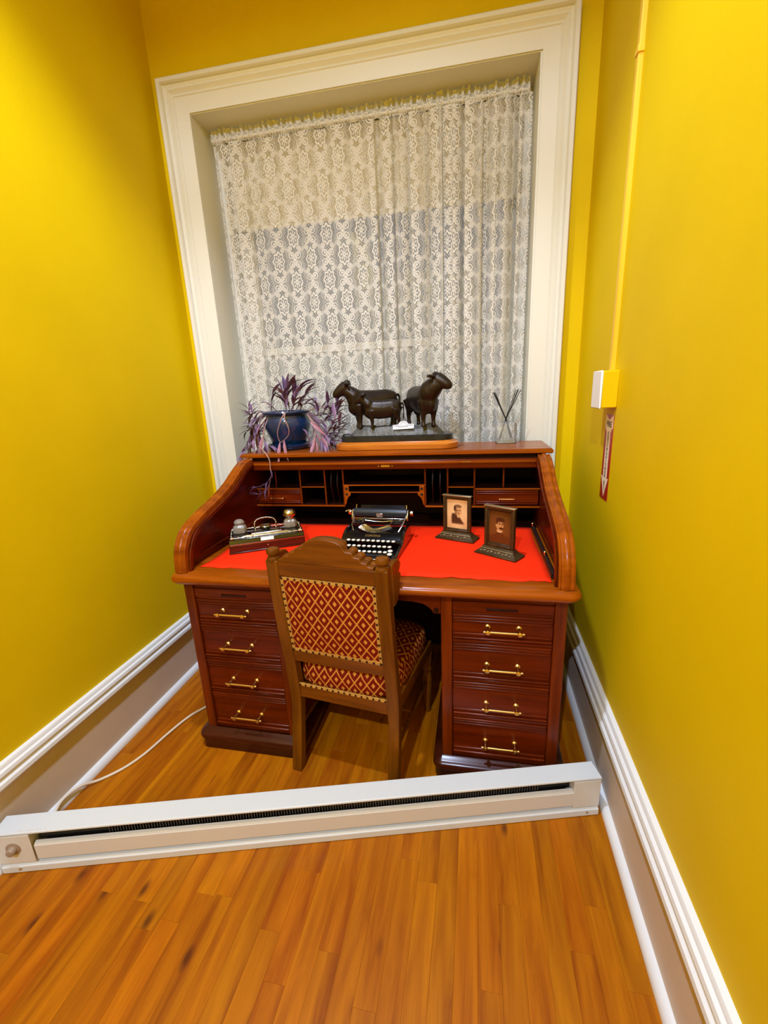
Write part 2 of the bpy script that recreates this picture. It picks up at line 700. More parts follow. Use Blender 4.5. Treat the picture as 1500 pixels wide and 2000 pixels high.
def leaf_material():
    m, nt, b = new_mat('purple_leaf')
    tc = nt.nodes.new('ShaderNodeTexCoord')
    sp = nt.nodes.new('ShaderNodeSeparateXYZ')
    nt.links.new(tc.outputs['Object'], sp.inputs[0])
    oi = nt.nodes.new('ShaderNodeObjectInfo')
    mx = nt.nodes.new('ShaderNodeMix')
    mx.data_type = 'RGBA'
    nt.links.new(oi.outputs['Random'], mx.inputs['Factor'])
    mx.inputs[6].default_value = lin(80, 54, 88)
    mx.inputs[7].default_value = lin(138, 104, 134)
    nt.links.new(mx.outputs[2], b.inputs['Base Color'])
    b.inputs['Roughness'].default_value = .45
    return m


M['leaf'] = leaf_material()
M['leaf_pink'] = plain('pink_leaf', (156, 104, 116), .45, vary=.15, vscale=20)
M['stem'] = plain('pale_stem', (168, 132, 120), .5, vary=.2, vscale=60)
M['stem_dark'] = plain('purple_stem', (104, 70, 84), .5)

# ------------------------------------------------------------------ the room
CEIL = 3.76
Y_FRONT = -5.4
AB, AL, AR = .026, .018, -.0085          # small turns of the back, left and right walls
XL, XR = -1.0888, .857
I0, I1, IT = -.9091, .63, 2.6552         # window opening
C0, C1, CT = -1.0394, .7674, 2.7882      # outer edge of its casing
SILL = .72

struct(MB().box(-1.35, 1.05, Y_FRONT - .1, .2, -.14, -.016).build('floor', M['subfloor']))
FLOOR = bpy.data.objects['floor']
struct(MB().box(-1.35, 1.05, Y_FRONT - .1, .35, CEIL, CEIL + .1).build('ceiling', M['ceiling']))
struct(MB().box(-.14, 0, Y_FRONT, .10, -.02, CEIL).build('wall_left', M['wall'], loc=(XL, 0, 0), rot=(0, 0, AL)))
struct(MB().box(0, .14, Y_FRONT, .10, -.02, CEIL).build('wall_right', M['wall'], loc=(XR, 0, 0), rot=(0, 0, AR)))
wb = MB()
wb.box(-1.3, I0 - .02, 0, .34, -.02, CEIL).box(I1 + .02, 1.1, 0, .34, -.02, CEIL)
wb.box(I0 - .02, I1 + .02, 0, .34, IT + .02, CEIL).box(I0 - .02, I1 + .02, 0, .34, -.02, SILL - .02)
struct(wb.build('wall_back', M['wall'], rot=(0, 0, AB)))
struct(MB().box(-1.35, 1.05, Y_FRONT - .12, Y_FRONT, -.02, CEIL).build('wall_front', M['wall']))

# floor boards: strips along y, each board a part of the floor; beyond the picture one joined field
PW = .0572
rows = range(-22, 14)
far = MB()


def plank(mb, x0, x1, y0, y1):
    c = .0003
    g = .00012
    x0 += g
    x1 -= g
    y0 += g
    y1 -= g
    zt, zb = 0.0, -.0155
    mb.add([(x0, y0, zb), (x1, y0, zb), (x1, y1, zb), (x0, y1, zb), (x0, y0, zt - c), (x1, y0, zt - c), (x1, y1, zt - c), (x0, y1, zt - c),
            (x0 + c, y0 + c, zt), (x1 - c, y0 + c, zt), (x1 - c, y1 - c, zt), (x0 + c, y1 - c, zt)],
           [(0, 1, 5, 4), (1, 2, 6, 5), (2, 3, 7, 6), (3, 0, 4, 7), (4, 5, 9, 8), (5, 6, 10, 9), (6, 7, 11, 10), (7, 4, 8, 11), (8, 9, 10, 11)])


n_pl = 0
for r in rows:
    x0 = .122 + r * PW
    y = -2.05 + RND.uniform(-.25, .0)
    y_start = y
    while y < .02:
        ln = RND.choice((.24, .32, .42, .55, .66, .8)) * RND.uniform(.9, 1.1)
        y1 = min(y + ln, .04)
        if .04 - y1 < .12:
            y1 = .04
        mb = MB()
        plank(mb, -PW / 2, PW / 2, 0, y1 - y)
        mb.build('plank', M['plank'], FLOOR, loc=(x0 + PW / 2, y, 0))
        n_pl += 1
        y = y1
    y = y_start
    while y > Y_FRONT:
        ln = RND.uniform(.35, .95)
        y1 = max(y - ln, Y_FRONT)
        plank(far, x0, x0 + PW, y1, y)
        y = y1
far.build('plank_field', M['plank'], FLOOR)['kind'] = 'stuff'


# baseboards
def baseboard(name, sgn, loc, rz, y0, y1):
    root = bpy.data.objects.new(name, None)
    COL.objects.link(root)
    root.location = loc
    root.rotation_euler = (0, 0, rz)
    root['kind'] = 'structure'
    s = sgn
    MB().box(min(0, s * .016), max(0, s * .016), y0, y1, 0, .25).build('board', M['base_flat'], root)
    cap = [(0, .235), (.022, .235), (.030, .240), (.036, .250), (.034, .262), (.027, .267), (.026, .276), (.030, .283), (.027, .293), (.019, .297),
           (.018, .303), (.014, .309), (0, .311)]
    MB().prism([(s * a, z) for a, z in cap], 'y', y0, y1).build('cap_molding', M['base'], root, smooth=30)
    shoe = [(.014, 0), (.037, 0), (.037, .006), (.034, .016), (.027, .024), (.018, .028), (.014, .028)]
    MB().prism([(s * a, z) for a, z in shoe], 'y', y0, y1).build('shoe_molding', M['base'], root, smooth=30)
    return root


baseboard('baseboard_left', 1, (XL, 0, 0), AL, -4.2, -.02)
baseboard('baseboard_right', -1, (XR, 0, 0), AR, -4.2, -.02)
baseboard('baseboard_back', 1, (0, 0, 0), AB - PI / 2, -1.05, .82)

# window casing: three mitred lengths of one moulding
prof = [(0, 0), (0, .052), (.004, .056), (.018, .056), (.022, .050), (.024, .040), (.034, .034), (.040, .036), (.046, .030), (.054, .024),
        (.062, .026), (.066, .022), (.120, .020), (.130, .020), (.130, 0)]
trim = bpy.data.objects.new('trim_1', None)
COL.objects.link(trim)
trim.rotation_euler = (0, 0, AB)
trim['kind'] = 'structure'


def casing(name, ends):
    mb = MB()
    n = len(prof)
    v = []
    for fn in ends:
        v += [fn(t, p) for t, p in prof]
    f = [(k, (k + 1) % n, n + (k + 1) % n, n + k) for k in range(n)] + [tuple(range(n)), tuple(range(2 * n - 1, n - 1, -1))]
    mb.add(v, f)
    return mb.build(name, M['trim'], trim, smooth=25)


casing('casing_jamb', [lambda t, p: (C0 + t, -p, .0), lambda t, p: (C0 + t, -p, CT - t)])
casing('casing_jamb', [lambda t, p: (C1 - t, -p, .0), lambda t, p: (C1 - t, -p, CT - t)])
casing('casing_head', [lambda t, p: (C0 + t, -p, CT - t), lambda t, p: (C1 - t, -p, CT - t)])

# window: lining, two sashes with panes
win = bpy.data.objects.new('window_1', None)
COL.objects.link(win)
win.rotation_euler = (0, 0, AB)
win['kind'] = 'structure'
YS = .27
MB().box(I0 - .02, I0, -.012, .34, SILL, IT).build('jamb_lining', M['trim'], win)
MB().box(I1, I1 + .02, -.012, .34, SILL, IT).build('jamb_lining', M['trim'], win)
MB().box(I0 - .02, I1 + .02, -.012, .34, IT, IT + .02).build('head_lining', M['trim'], win)
MB().box(I0 - .02, I1 + .02, -.012, .34, SILL - .02, SILL).build('window_sill', M['trim'], win)
for sx, x in ((1, I0), (-1, I1)):
    MB().box(min(x, x + sx * .03), max(x, x + sx * .03), .19, YS - .02, SILL, IT).build('stop_bead', M['trim'], win, bevel=.004)
ZM = 1.64
us = MB()
us.box(I0, I0 + .10, YS + .03, YS + .07, ZM - .02, IT).box(I1 - .10, I1, YS + .03, YS + .07, ZM - .02, IT)
us.box(I0 + .10, I1 - .10, YS + .03, YS + .07, IT - .06, IT).box(I0 + .10, I1 - .10, YS + .03, YS + .07, ZM - .02, ZM + .02)
us.build('upper_sash', M['trim'], win, bevel=.003)
ls = MB()
ls.box(I0, I0 + .10, YS - .01, YS + .03, SILL, ZM + .018).box(I1 - .10, I1, YS - .01, YS + .03, SILL, ZM + .018)
ls.box(I0 + .10, I1 - .10, YS - .01, YS + .03, SILL, SILL + .08).box(I0 + .10, I1 - .10, YS - .01, YS + .03, ZM - .022, ZM + .018)
ls.build('lower_sash', M['trim'], win, bevel=.003)
MB().box(I0 + .09, I1 - .09, YS + .048, YS + .052, ZM, IT - .04).build('pane', M['pane'], win)
MB().box(I0 + .09, I1 - .09, YS + .008, YS + .012, SILL + .06, ZM - .01).build('pane', M['pane_milk'], win)

# roller shade behind the curtain
rs = thing('roller_shade', 'cream roller shade pulled part way down behind the lace curtain', 'shade', (0, 0, 0), AB)
MB().box(I0 + .035, I1 - .035, .232, .2335, 2.262, 2.62).build('shade_cloth', M['shade'], rs)
MB().box(I0 + .035, I1 - .035, .228, .2375, 2.248, 2.264).build('hem_bar', M['shade'], rs, bevel=.003)
MB().cyl((I0 + .004, .236, 2.628), (I1 - .004, .236, 2.628), .018, n=16).build('roller', M['shade'], rs, smooth=40)


# lace curtain on a rod inside the opening
def curtain():
    root = thing('lace_curtain', 'white floral lace curtain gathered on a rod in the window', 'curtain', (0, 0, 0), AB)
    xa, xb = I0 + .024, I1 - .022
    NX = 900
    ctrl = [(.0, .010), (.06, .020), (.10, .014), (.20, .006), (.33, .006), (.40, .010), (.50, .012), (.60, .024), (.72, .031), (.85, .036), (1, .032)]
    freq = [(0, 14), (.12, 12), (.2, 6), (.38, 7), (.5, 9), (.62, 13), (.8, 17), (1, 18)]

    def itp(tab, t):
        for (a, va), (b, vb) in zip(tab, tab[1:]):
            if t <= b:
                return va + (vb - va) * (t - a) / (b - a)
        return tab[-1][1]
    ph = 0
    cols = []
    acc = 0
    for i in range(NX + 1):
        t = i / NX
        ph += itp(freq, t) * (xb - xa) / NX * 2 * PI / 1.48 * 1.0
        amp = itp(ctrl, t)
        w = math.sin(ph * 1.48 + 1.3 * math.sin(ph * .37)) + .35 * math.sin(ph * .61 + 1)
        sharp = math.copysign(abs(w) ** .75, w)
        x = xa + (xb - xa) * t + amp * .7 * math.cos(ph * 1.48)
        cols.append((x, amp * sharp))
    us_ = [0]
    for i in range(NX):
        us_.append(us_[-1] + math.hypot(cols[i + 1][0] - cols[i][0], cols[i + 1][1] - cols[i][1]))
    zt = 2.585
    zs = [.86, 1.1, 1.35, 1.6, 1.85, 2.1, 2.3, 2.42, 2.5, 2.55, zt]
    mb = MB()
    for z in zs:
        d = (zt - z)
        k = min(1, .55 + d * 1.2)
        for i, (x, y) in enumerate(cols):
            s = .006 * d * math.sin(i * .03 + 2 * d)
            mb.v.append((x + s * .5, .105 + y * k + s, z))
    for j in range(len(zs) - 1):
        for i in range(NX):
            a = j * (NX + 1) + i
            mb.f.append((a, a + 1, a + NX + 2, a + NX + 1))
            mb.m.append(0)
    o = mb.build('lace_panel', M['lace'], root)
    me = o.data
    uvl = me.uv_layers.new(name='cloth')
    for lp in me.loops:
        i = lp.vertex_index % (NX + 1)
        j = lp.vertex_index // (NX + 1)
        uvl.data[lp.index].uv = (us_[i], zs[j])
    for p in me.polygons:
        p.use_smooth = True
    # rod pocket and ruffled heading
    mb = MB()
    hz = [2.585, 2.592, 2.602, 2.612, 2.618, 2.628, 2.642]
    hr = [0, -.010, -.013, -.010, 0, -.004, .004]
    N2 = 700
    rr = random.Random(3)
    ph = [rr.uniform(0, 6) for _ in range(6)]
    for side in (0, 1):
        base = len(mb.v)
        for j, z in enumerate(hz):
            for i in range(N2 + 1):
                t = i / N2
                x = xa + (xb - xa) * t
                ruf = math.sin(t * 260 + ph[0] + 2 * math.sin(t * 31)) * .5 + .5 * math.sin(t * 411 + ph[1])
                k = .003 if 1 <= j <= 3 else (.004 if j < 5 else .012)
                zz = z
                if j >= 5:
                    zz += .007 * math.sin(t * 57 + ph[2]) * math.sin(t * 23 + ph[3])
                y = .105 + (hr[j] if side == 0 else -hr[j] + .001) + ruf * k
                mb.v.append((x, y, min(zz, IT - .003)))
        for j in range(len(hz) - 1):
            for i in range(N2):
                a = base + j * (N2 + 1) + i
                mb.f.append((a, a + 1, a + N2 + 2, a + N2 + 1))
                mb.m.append(0)
    o = mb.build('ruffled_heading', M['lace'], root)
    uvl = o.data.uv_layers.new(name='cloth')
    for lp in o.data.loops:
        c = o.data.vertices[lp.vertex_index].co
        uvl.data[lp.index].uv = (c.x * 1.6, c.z + c.y)
    for p in o.data.polygons:
        p.use_smooth = True
    MB().cyl((I0 + .028, .105, 2.602), (I1 - .026, .105, 2.602), .006, n=12).build('curtain_rod', M['white_plastic'], root, smooth=40)


curtain()

# ------------------------------------------------------------------ the roll top desk
desk = thing('roll_top_desk', 'reddish mahogany roll top desk with open tambour and brass drawer pulls', 'desk', (0, -.5, 0))
DY = .5


def dpart(mb, name, mat, **k):
    par = k.pop('parent', desk)
    return mb.build(name, mat, par, loc=(0, DY, 0) if par is desk else (0, 0, 0), **k)


YF = -.9145
P0, P1 = .283, .679     # pedestal from its inner to its outer face


def pedestal(s):
    """s = -1 the pedestal by the left wall, 1 the one by the right wall"""
    def bx(mb, a, b, *r):
        mb.box(min(s * a, s * b), max(s * a, s * b), *r)
    b = MB()
    bx(b, P1 - .018, P1, YF + .02, -.10, .06, .722)
    bx(b, P0, P0 + .018, YF + .02, -.10, .06, .722)
    bx(b, P0, P1, -.115, -.10, .06, .722)
    dpart(b, 'pedestal_case', M['desk_v'], bevel=.001, seg=1)
    for a, c in ((P0, P0 + .037), (P1 - .037, P1)):
        b = MB()
        bx(b, a, c, YF, YF + .03, .06, .722)
        dpart(b, 'stile', M['desk_v'], bevel=.004)
    # plinth with a bullnose
    pp = [(.0, 0), (-.026, 0), (-.026, .040), (-.030, .044), (-.034, .050), (-.034, .062), (-.029, .070), (-.018, .076), (-.006, .080), (0, .084)]
    b = MB()
    ring = []
    x0, x1, y0, y1 = s * P0, s * P1, YF, -.10
    xa, xb = min(x0, x1), max(x0, x1)
    n = len(pp)
    cr = .022
    path = []
    for (cx, cy, sx, sy) in ((xa, y1, -1, 1), (xa, y0, -1, -1), (xb, y0, 1, -1), (xb, y1, 1, 1)):
        path.append((cx, cy, sx, sy))
    v = []
    frames = []
    for i, (cx, cy, sx, sy) in enumerate(path):
        if sy > 0:
            frames.append((cx, cy, sx, 0))
        else:
            angs = (180, 195, 225, 255, 270) if sx < 0 else (270, 285, 315, 345, 360)
            for a in angs:
                frames.append((cx, cy, math.cos(math.radians(a)), math.sin(math.radians(a))))
    for (cx, cy, nx, ny) in frames:
        for d, z in pp:
            v.append((cx - d * nx, cy - d * ny, z))
    f = []
    for i in range(len(frames) - 1):
        for k in range(n - 1):
            f.append((i * n + k, i * n + k + 1, (i + 1) * n + k + 1, (i + 1) * n + k))
    b.add(v, f)
    bx(b, P0 + .004, P1 - .004, YF + .004, -.105, 0.001, .07)
    dpart(b, 'plinth', M['plinth'], smooth=35)
    # pull-out writing slide above the drawers
    b = MB()
    bx(b, P0 + .037, P1 - .037, YF + .006, YF + .3, .668, .704)
    sl = dpart(b, 'writing_slide', M['desk'], bevel=.003)
    b = MB()
    bx(b, .43, .53, YF + .002, YF + .007, .676, .684)
    b.build('finger_groove', M['desk_in_shade'], sl, bevel=.002)
    # four drawers
    edges = [(.560, .660), (.408, .552), (.258, .400), (.092, .250)]
    pulls = [.614, .471, .316, .158]
    for (z0, z1), zh in zip(edges, pulls):
        b = MB()
        bx(b, P0 + .037, P1 - .037, YF + .012, YF + .03, z0 + .004, z1)
        d = dpart(b, 'drawer', M['desk'], bevel=.002)
        b = MB()                                        # reeded strip along the top, lip along the bottom
        for k in range(3):
            bx(b, P0 + .039, P1 - .039, YF + .004 + .002 * k, YF + .014, z1 - .012 - k * .0115, z1 - .002 - k * .0115)
        b.build('reeded_molding', M['desk'], d, bevel=.003)
        b = MB()
        bx(b, P0 + .039, P1 - .039, YF + .003, YF + .014, z0 + .006, z0 + .014)
        bx(b, P0 + .039, P1 - .039, YF + .008, YF + .014, z0 + .018, z0 + .028)
        b.build('drawer_lip', M['desk'], d, bevel=.003)
        b = MB()
        cx = s * .486
        for e in (-1, 1):
            x = cx + e * .05
            b.lathe([(.0085, 0), (.0095, .003), (.005, .007), (.0042, .02), (.0046, .027), (.008, .030), (.009, .036), (.0075, .042), (.002, .045)], 12,
                    (0, 0, 0), 'z')
            # turn the lathe from z to -y and lift it to its place
            for i in range(len(b.v) - 12 * 9, len(b.v)):
                px, py, pz = b.v[i]
                b.v[i] = (x + px, YF + .012 - pz, zh + py)
            b.ell((cx + e * .062, YF + .012 - .036, zh), (.0048, .004, .004), 8, 6)
        b.cyl((cx - .061, YF + .012 - .036, zh), (cx + .061, YF + .012 - .036, zh), .0044, n=10)
        b.build('handle', M['brass'], d, smooth=40, label='brass bar pull on two turned posts')
    for zr in ((.704, .722), (.660, .668), (.552, .560), (.400, .408), (.250, .258), (.080, .092)):
        b = MB()
        bx(b, P0 + .037, P1 - .037, YF + .010, YF + .03, *zr)
        dpart(b, 'rail', M['desk'], bevel=.001, seg=1)


pedestal(-1)
pedestal(1)
# kneehole: arched apron and modesty panel
arc = [(-P0, .722), (P0, .722), (P0, .655), (.258, .655), (.254, .664), (.243, .676), (.222, .688), (.19, .694), (.12, .697), (0, .698), (-.12, .697), (-.19, .694),
       (-.222, .688), (-.243, .676), (-.254, .664), (-.258, .655), (-P0, .655)]
ap = dpart(MB().prism(arc, 'y', YF + .004, YF + .024), 'apron', M['desk'], bevel=.002)
for s in (-1, 1):
    b = MB().lathe([(.009, -.003), (.009, 0), (.006, .002), (.004, .001), (.002, .004), (.0005, .004)], 14, (s * .268, YF + .003, .668), 'y')
    b.build('rosette', M['desk_in_shade'], ap, smooth=40)
dpart(MB().box(-P0, P0, -.14, -.12, .05, .722), 'modesty_panel', M['desk_in_shade'])

# writing surface with a rounded nose and clipped corners
def lip_poly(e, y0):
    x = .690 + e
    c = .035
    return [(-x, -.06), (-x, y0 + c), (-x + .008, y0 + c * .5), (-x + c * .6, y0 + .005), (-x + c, y0), (x - c, y0), (x - c * .6, y0 + .005), (x - .008, y0 + c * .5), (x, y0 + c), (x, -.06)]


b = MB()
levels = [(.722, -.004, YF - .010), (.726, 0, YF - .014), (.729, 0, YF - .014), (.731, .010, YF - .026), (.737, .018, YF - .035), (.745, .024, YF - .041), (.754, .024, YF - .041), (.762, .020, YF - .036),
          (.767, .012, YF - .027), (.7695, .0, YF - .012), (.770, -.02, YF + .01)]
n = 10
for z, e, y in levels:
    b.v += [(x, yy, z) for x, yy in lip_poly(e, y)]
for j in range(len(levels) - 1):
    for k in range(n):
        b.f.append((j * n + k, j * n + (k + 1) % n, (j + 1) * n + (k + 1) % n, (j + 1) * n + k))
b.f += [tuple(range(n - 1, -1, -1)), tuple((len(levels) - 1) * n + k for k in range(n))]
b.m = [0] * len(b.f)
dpart(b, 'writing_top', M['desk_top'], smooth=50)

# S-shaped side panels with a beaded rail along the curve
CURVE = catmull([(0, -.926, .770), (0, -.924, .80), (0, -.918, .837), (0, -.903, .872), (0, -.864, .915), (0, -.779, .950), (0, -.647, .987), (0, -.545, 1.024),
                 (0, -.465, 1.066), (0, -.405, 1.092), (0, -.345, 1.101)], 5)
for s in (-1, 1):
    poly = [(p.y + .010, p.z - .008) for p in CURVE] + [(-.07, 1.093), (-.07, .770)]
    pn = dpart(MB().prism(poly, 'x', s * .664, s * .684), 'side_panel', M['desk_d'], smooth=30)
    sect = [(-.024, -.016), (-.024, .002), (-.020, .005), (-.016, .002), (-.011, .002), (-.006, .007), (0, .0085), (.006, .007), (.011, .002), (.015, .002), (.019, .005), (.0235, .002), (.024, -.016)]
    fr = []
    for i, p in enumerate(CURVE):
        t = (CURVE[min(i + 1, len(CURVE) - 1)] - CURVE[max(i - 1, 0)]).normalized()
        nrm = Vector((0, -t.z, t.y))
        fr.append((Vector((s * .668, p.y, p.z)), Vector((1, 0, 0)), nrm))
    MB().sweep(fr, sect).build('curved_rail', M['desk_top'], pn, smooth=35)
    # slot for the tambour just inside
    fr2 = [(Vector((s * .640, p.y + .018, p.z - .014)), sd, o) for p, (q, sd, o) in zip(CURVE, fr)]
    MB().sweep(fr2, [(-.004, -.012), (-.004, .002), (0, .005), (.004, .002), (.004, -.012)]).build('inner_bead', M['desk'], pn, smooth=35)
    b = MB()
    b.box(s * .660 - .004, s * .660 + .004, -.80, -.37, .800, .806)
    b.build('panel_bead', M['desk'], pn, bevel=.002)

# top board, lock rail of the tambour, back
tp = [(-.005, .0), (0, .004), (0, .014), (-.006, .020), (-.010, .0205), (-.04, .021)]
b = MB()
z0 = 1.107
for e, dz in [(-.03, 0)] + tp:
    x, y = .706 + e, -.345 - e
    b.v += [(-x, y, z0 + dz), (x, y, z0 + dz), (x, -.045, z0 + dz), (-x, -.045, z0 + dz)]
for j in range(len(tp)):
    for k in range(4):
        b.f.append((j * 4 + k, j * 4 + (k + 1) % 4, (j + 1) * 4 + (k + 1) % 4, (j + 1) * 4 + k))
b.f += [(3, 2, 1, 0), tuple(len(tp) * 4 + k for k in range(4))]
b.m = [0] * len(b.f)
dpart(b, 'top_board', M['desk_top'], smooth=40)
dpart(MB().box(-.66, .66, -.320, -.30, 1.088, 1.107), 'frieze', M['desk_in_shade'])
lr = dpart(MB().box(-.662, .662, -.352, -.330, 1.049, 1.090), 'lock_rail', M['desk'], bevel=.004)
MB().box(-.660, .660, -.356, -.350, 1.072, 1.084).build('rail_bead', M['desk_top'], lr, bevel=.0028)
b = MB().prism([(-.022, 1.064), (-.018, 1.060), (.018, 1.060), (.022, 1.064), (.018, 1.069), (-.018, 1.069)], 'y', -.3545, -.351)
b.cyl((-.031, -.3545, 1.0645), (-.031, -.351, 1.0645), .003).cyl((.031, -.3545, 1.0645), (.031, -.351, 1.0645), .003)
b.build('lock_plate', M['brass'], lr, label='small brass lock plate')
MB().box(.335, .375, -.357, -.354, 1.0765, 1.0825).build('strike_plate', M['dull_brass'], lr)
dpart(MB().box(-.664, .664, -.075, -.062, .770, 1.107), 'desk_back', M['desk_in_shade'])

dpart(MB().box(-.662, .662, -.300, -.076, .7702, .7716), 'deck_shade_sheet', M['desk_in_shade'])  # added dark sheet standing in for the shade under the pigeonholes

# pigeonholes
pgx = -.018
PY = -.318          # front of the pigeonholes
PB = -.077
pg = dpart(MB().box(-.664, .664, PY, PB, 1.068, 1.076), 'pigeonhole_case', M['desk'], bevel=.001, seg=1)


def pgp(name, mat, *boxes, bev=.001):
    m = MB()
    for q in boxes:
        m.box(*q)
    o = m.build(name, [M['desk_in_shade'], mat], pg)
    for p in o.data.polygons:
        if p.normal.y < -.9:  # front edges keep plain wood, the other faces carry painted shade
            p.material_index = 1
    return o


XC = [-.664, -.556, -.426, -.302, -.212, .172, .272, .389, .513, .664]
ZB, ZT = .868, 1.068
pgp('bottom_shelf', M['desk_top'], (-.664, -.212, PY - .003, PB, ZB, ZB + .008))
pgp('bottom_shelf', M['desk_top'], (.172, .664, PY - .003, PB, ZB, ZB + .008))
for x in XC[2:8]:
    pgp('divider', M['desk_v'], (x - .0035, x + .0035, PY, PB, ZB, ZT))
for x in (XC[1], XC[8]):
    pgp('divider', M['desk_v'], (x - .003, x + .003, PY + .012, PB, .957, ZT))
pgp('shelf', M['desk_top'], (XC[0], XC[2], PY, PB, .951, .957))
pgp('shelf', M['desk_top'], (XC[7], XC[9], PY, PB, .949, .955))
pgp('shelf', M['desk_top'], (XC[2], XC[3], PY, PB, .960, .965))
pgp('shelf', M['desk_top'], (XC[6], XC[7], PY, PB, .958, .963))
pgp('shelf', M['desk_top'], (XC[4], XC[5], PY - .004, PB, .968, .974))
pgp('shelf', M['desk_top'], (XC[4] + .02, XC[5] - .02, PY - .004, PB, .935, .940))


def slot_divider(x):
    pts = [(PB, ZB), (PY + .004, ZB)]
    for i in range(13):
        t = i / 12
        pts.append((PY + .012 + .014 * math.cos(2 * PI * t), ZB + .008 + t * (ZT - ZB - .01)))
    pts += [(PB, ZT)]
    MB().prism(pts, 'x', x - .0022, x + .0022).build('slot_divider', M['desk_in_shade'], pg)


for a, c in ((XC[3], XC[4]), (XC[5], XC[6])):
    for k in (1, 2):
        slot_divider(a + (c - a) * k / 3)
for s in (-1, 1):                       # pierced brackets under the middle shelf
    x0 = XC[4] + .004 if s < 0 else XC[5] - .004
    d = -s
    pts = [(x0, .968), (x0 + d * .022, .968), (x0 + d * .022, .942), (x0 + d * .030, .937), (x0 + d * .030, .925), (x0 + d * .018, .915), (x0 + d * .010, .900), (x0 + d * .006, .882), (x0, .876)]
    bk = MB().prism(pts, 'y', PY - .006, PY).build('bracket', M['desk_top'], pg, bevel=.001, seg=1)
    for zc in (.955, .928):
        MB().cyl((x0 + d * .0115, PY - .0068, zc), (x0 + d * .0115, PY - .0055, zc), .0062, n=14).build('bracket_hole', M['black_matt'], bk)
for xa, xb, z1 in ((XC[0] + .004, XC[2] - .005, .950), (XC[7] + .005, XC[9] - .004, .948)):
    dr = MB().box(xa, xb, PY + .004, PY + .016, ZB + .010, z1 - .001).build('small_drawer', M['desk'], pg, bevel=.0015)
    q = MB()
    for zz in (ZB + .014, ZB + .022, z1 - .012, z1 - .021):
        q.box(xa + .003, xb - .003, PY + .000, PY + .006, zz, zz + .006)
    q.build('drawer_molding', M['desk'], dr, bevel=.002)
    q = MB()
    xm = (xa + xb) / 2
    zc = (ZB + z1) / 2 + .002
    for e in (-1, 1):
        q.cyl((xm + e * .03, PY + .004, zc), (xm + e * .03, PY - .022, zc), .0022, n=8)
        q.ell((xm + e * .03, PY - .022, zc), (.0042, .0042, .0042), 8, 6)
    q.cyl((xm - .034, PY - .018, zc), (xm + .034, PY - .018, zc), .0018, n=8)
    q.build('small_handle', M['brass'], dr, smooth=40)

# ------------------------------------------------------------------ red blotter cloth
b = MB()
NXB, NYB = 60, 14
rr = random.Random(5)
for j in range(NYB + 1):
    for i in range(NXB + 1):
        s, t = i / NXB, j / NYB
        x0 = -.632 + .01 * math.sin(t * 9)
        x1 = .632 + .003 * math.sin(t * 7)
        yf = -.868 - .012 * s + .0035 * math.sin(s * 60) * (t == 0) + (.006 if (t == 0 and rr.random() < .12) else 0)
        yb = -.300
        x = x0 + (x1 - x0) * s
        b.v.append((x, yf + (yb - yf) * t, .7722 + .0007 * math.sin(s * 23 + t * 3) * math.sin(t * 11 + s * 5)))
for j in range(NYB):
    for i in range(NXB):
        a = j * (NXB + 1) + i
        b.f.append((a, a + 1, a + NXB + 2, a + NXB + 1))
        b.m.append(0)
bl = b.build('desk_blotter', M['red_cloth'], None)
for p in bl.data.polygons:
    p.use_smooth = True
so = bl.modifiers.new('thickness', 'SOLIDIFY')
so.thickness = .0012
tag(bl, 'bright red felt cloth covering the writing surface of the desk', 'cloth')
ZD = .7735

# ------------------------------------------------------------------ chair
ch = thing('side_chair', 'carved walnut side chair with rust and gold lozenge upholstery at the desk', 'chair', (-.0705, -1.0, 0), math.radians(-8))
HW = .1925


def back_y(z):
    tab = [(0, -.004), (.12, .018), (.27, .042), (.36, .040), (.45, .032), (.6, .012), (.75, -.001), (.87, -.008), (1, -.014)]
    for (a, ya), (c, yc) in zip(tab, tab[1:]):
        if z <= c:
            return ya + (yc - ya) * (z - a) / (c - a)
    return tab[-1][1]


for s in (-1, 1):
    b = MB()
    zs = [0, .06, .12, .2, .27, .32, .36, .45, .53, .6, .68, .75, .81, .862]
    for z in zs:
        y = back_y(z)
        w = .022 if z > .3 else .020
        d = .019 if z > .25 else .018
        x = s * HW
        b.v += [(x - w, y - d, z), (x + w, y - d, z), (x + w, y + d, z), (x - w, y + d, z)]
    for j in range(len(zs) - 1):
        for k in range(4):
            b.f.append((j * 4 + k, j * 4 + (k + 1) % 4, (j + 1) * 4 + (k + 1) % 4, (j + 1) * 4 + k))
    b.f += [(3, 2, 1, 0), tuple((len(zs) - 1) * 4 + k for k in range(4))]
    b.m = [0] * len(b.f)
    post = b.build('back_post', M['oak_chair'], ch, bevel=.004)
    y = back_y(.87)
    f = MB().lathe([(.021, .856), (.023, .862), (.021, .869), (.015, .873), (.016, .877), (.0215, .882), (.0225, .892), (.019, .899), (.010, .902), (.002, .903)], 14, (s * HW, y, 0))
    f.build('finial', M['oak_chair'], post, smooth=40)
    # carved wing on the front of the post
    wing = [(.0, .868), (.040, .872), (.066, .862), (.078, .846), (.072, .830), (.062, .822), (.075, .812), (.076, .796), (.064, .786), (.070, .774), (.062, .758), (.046, .752),
            (.044, .738), (.030, .726), (.014, .722), (.004, .724)]
    MB().prism([(back_y(z) + .014 + q * 1.15, z) for q, z in wing], 'x', s * (HW + .006), s * (HW + .024)).build('carved_wing', M['oak_chair'], post, bevel=.004)


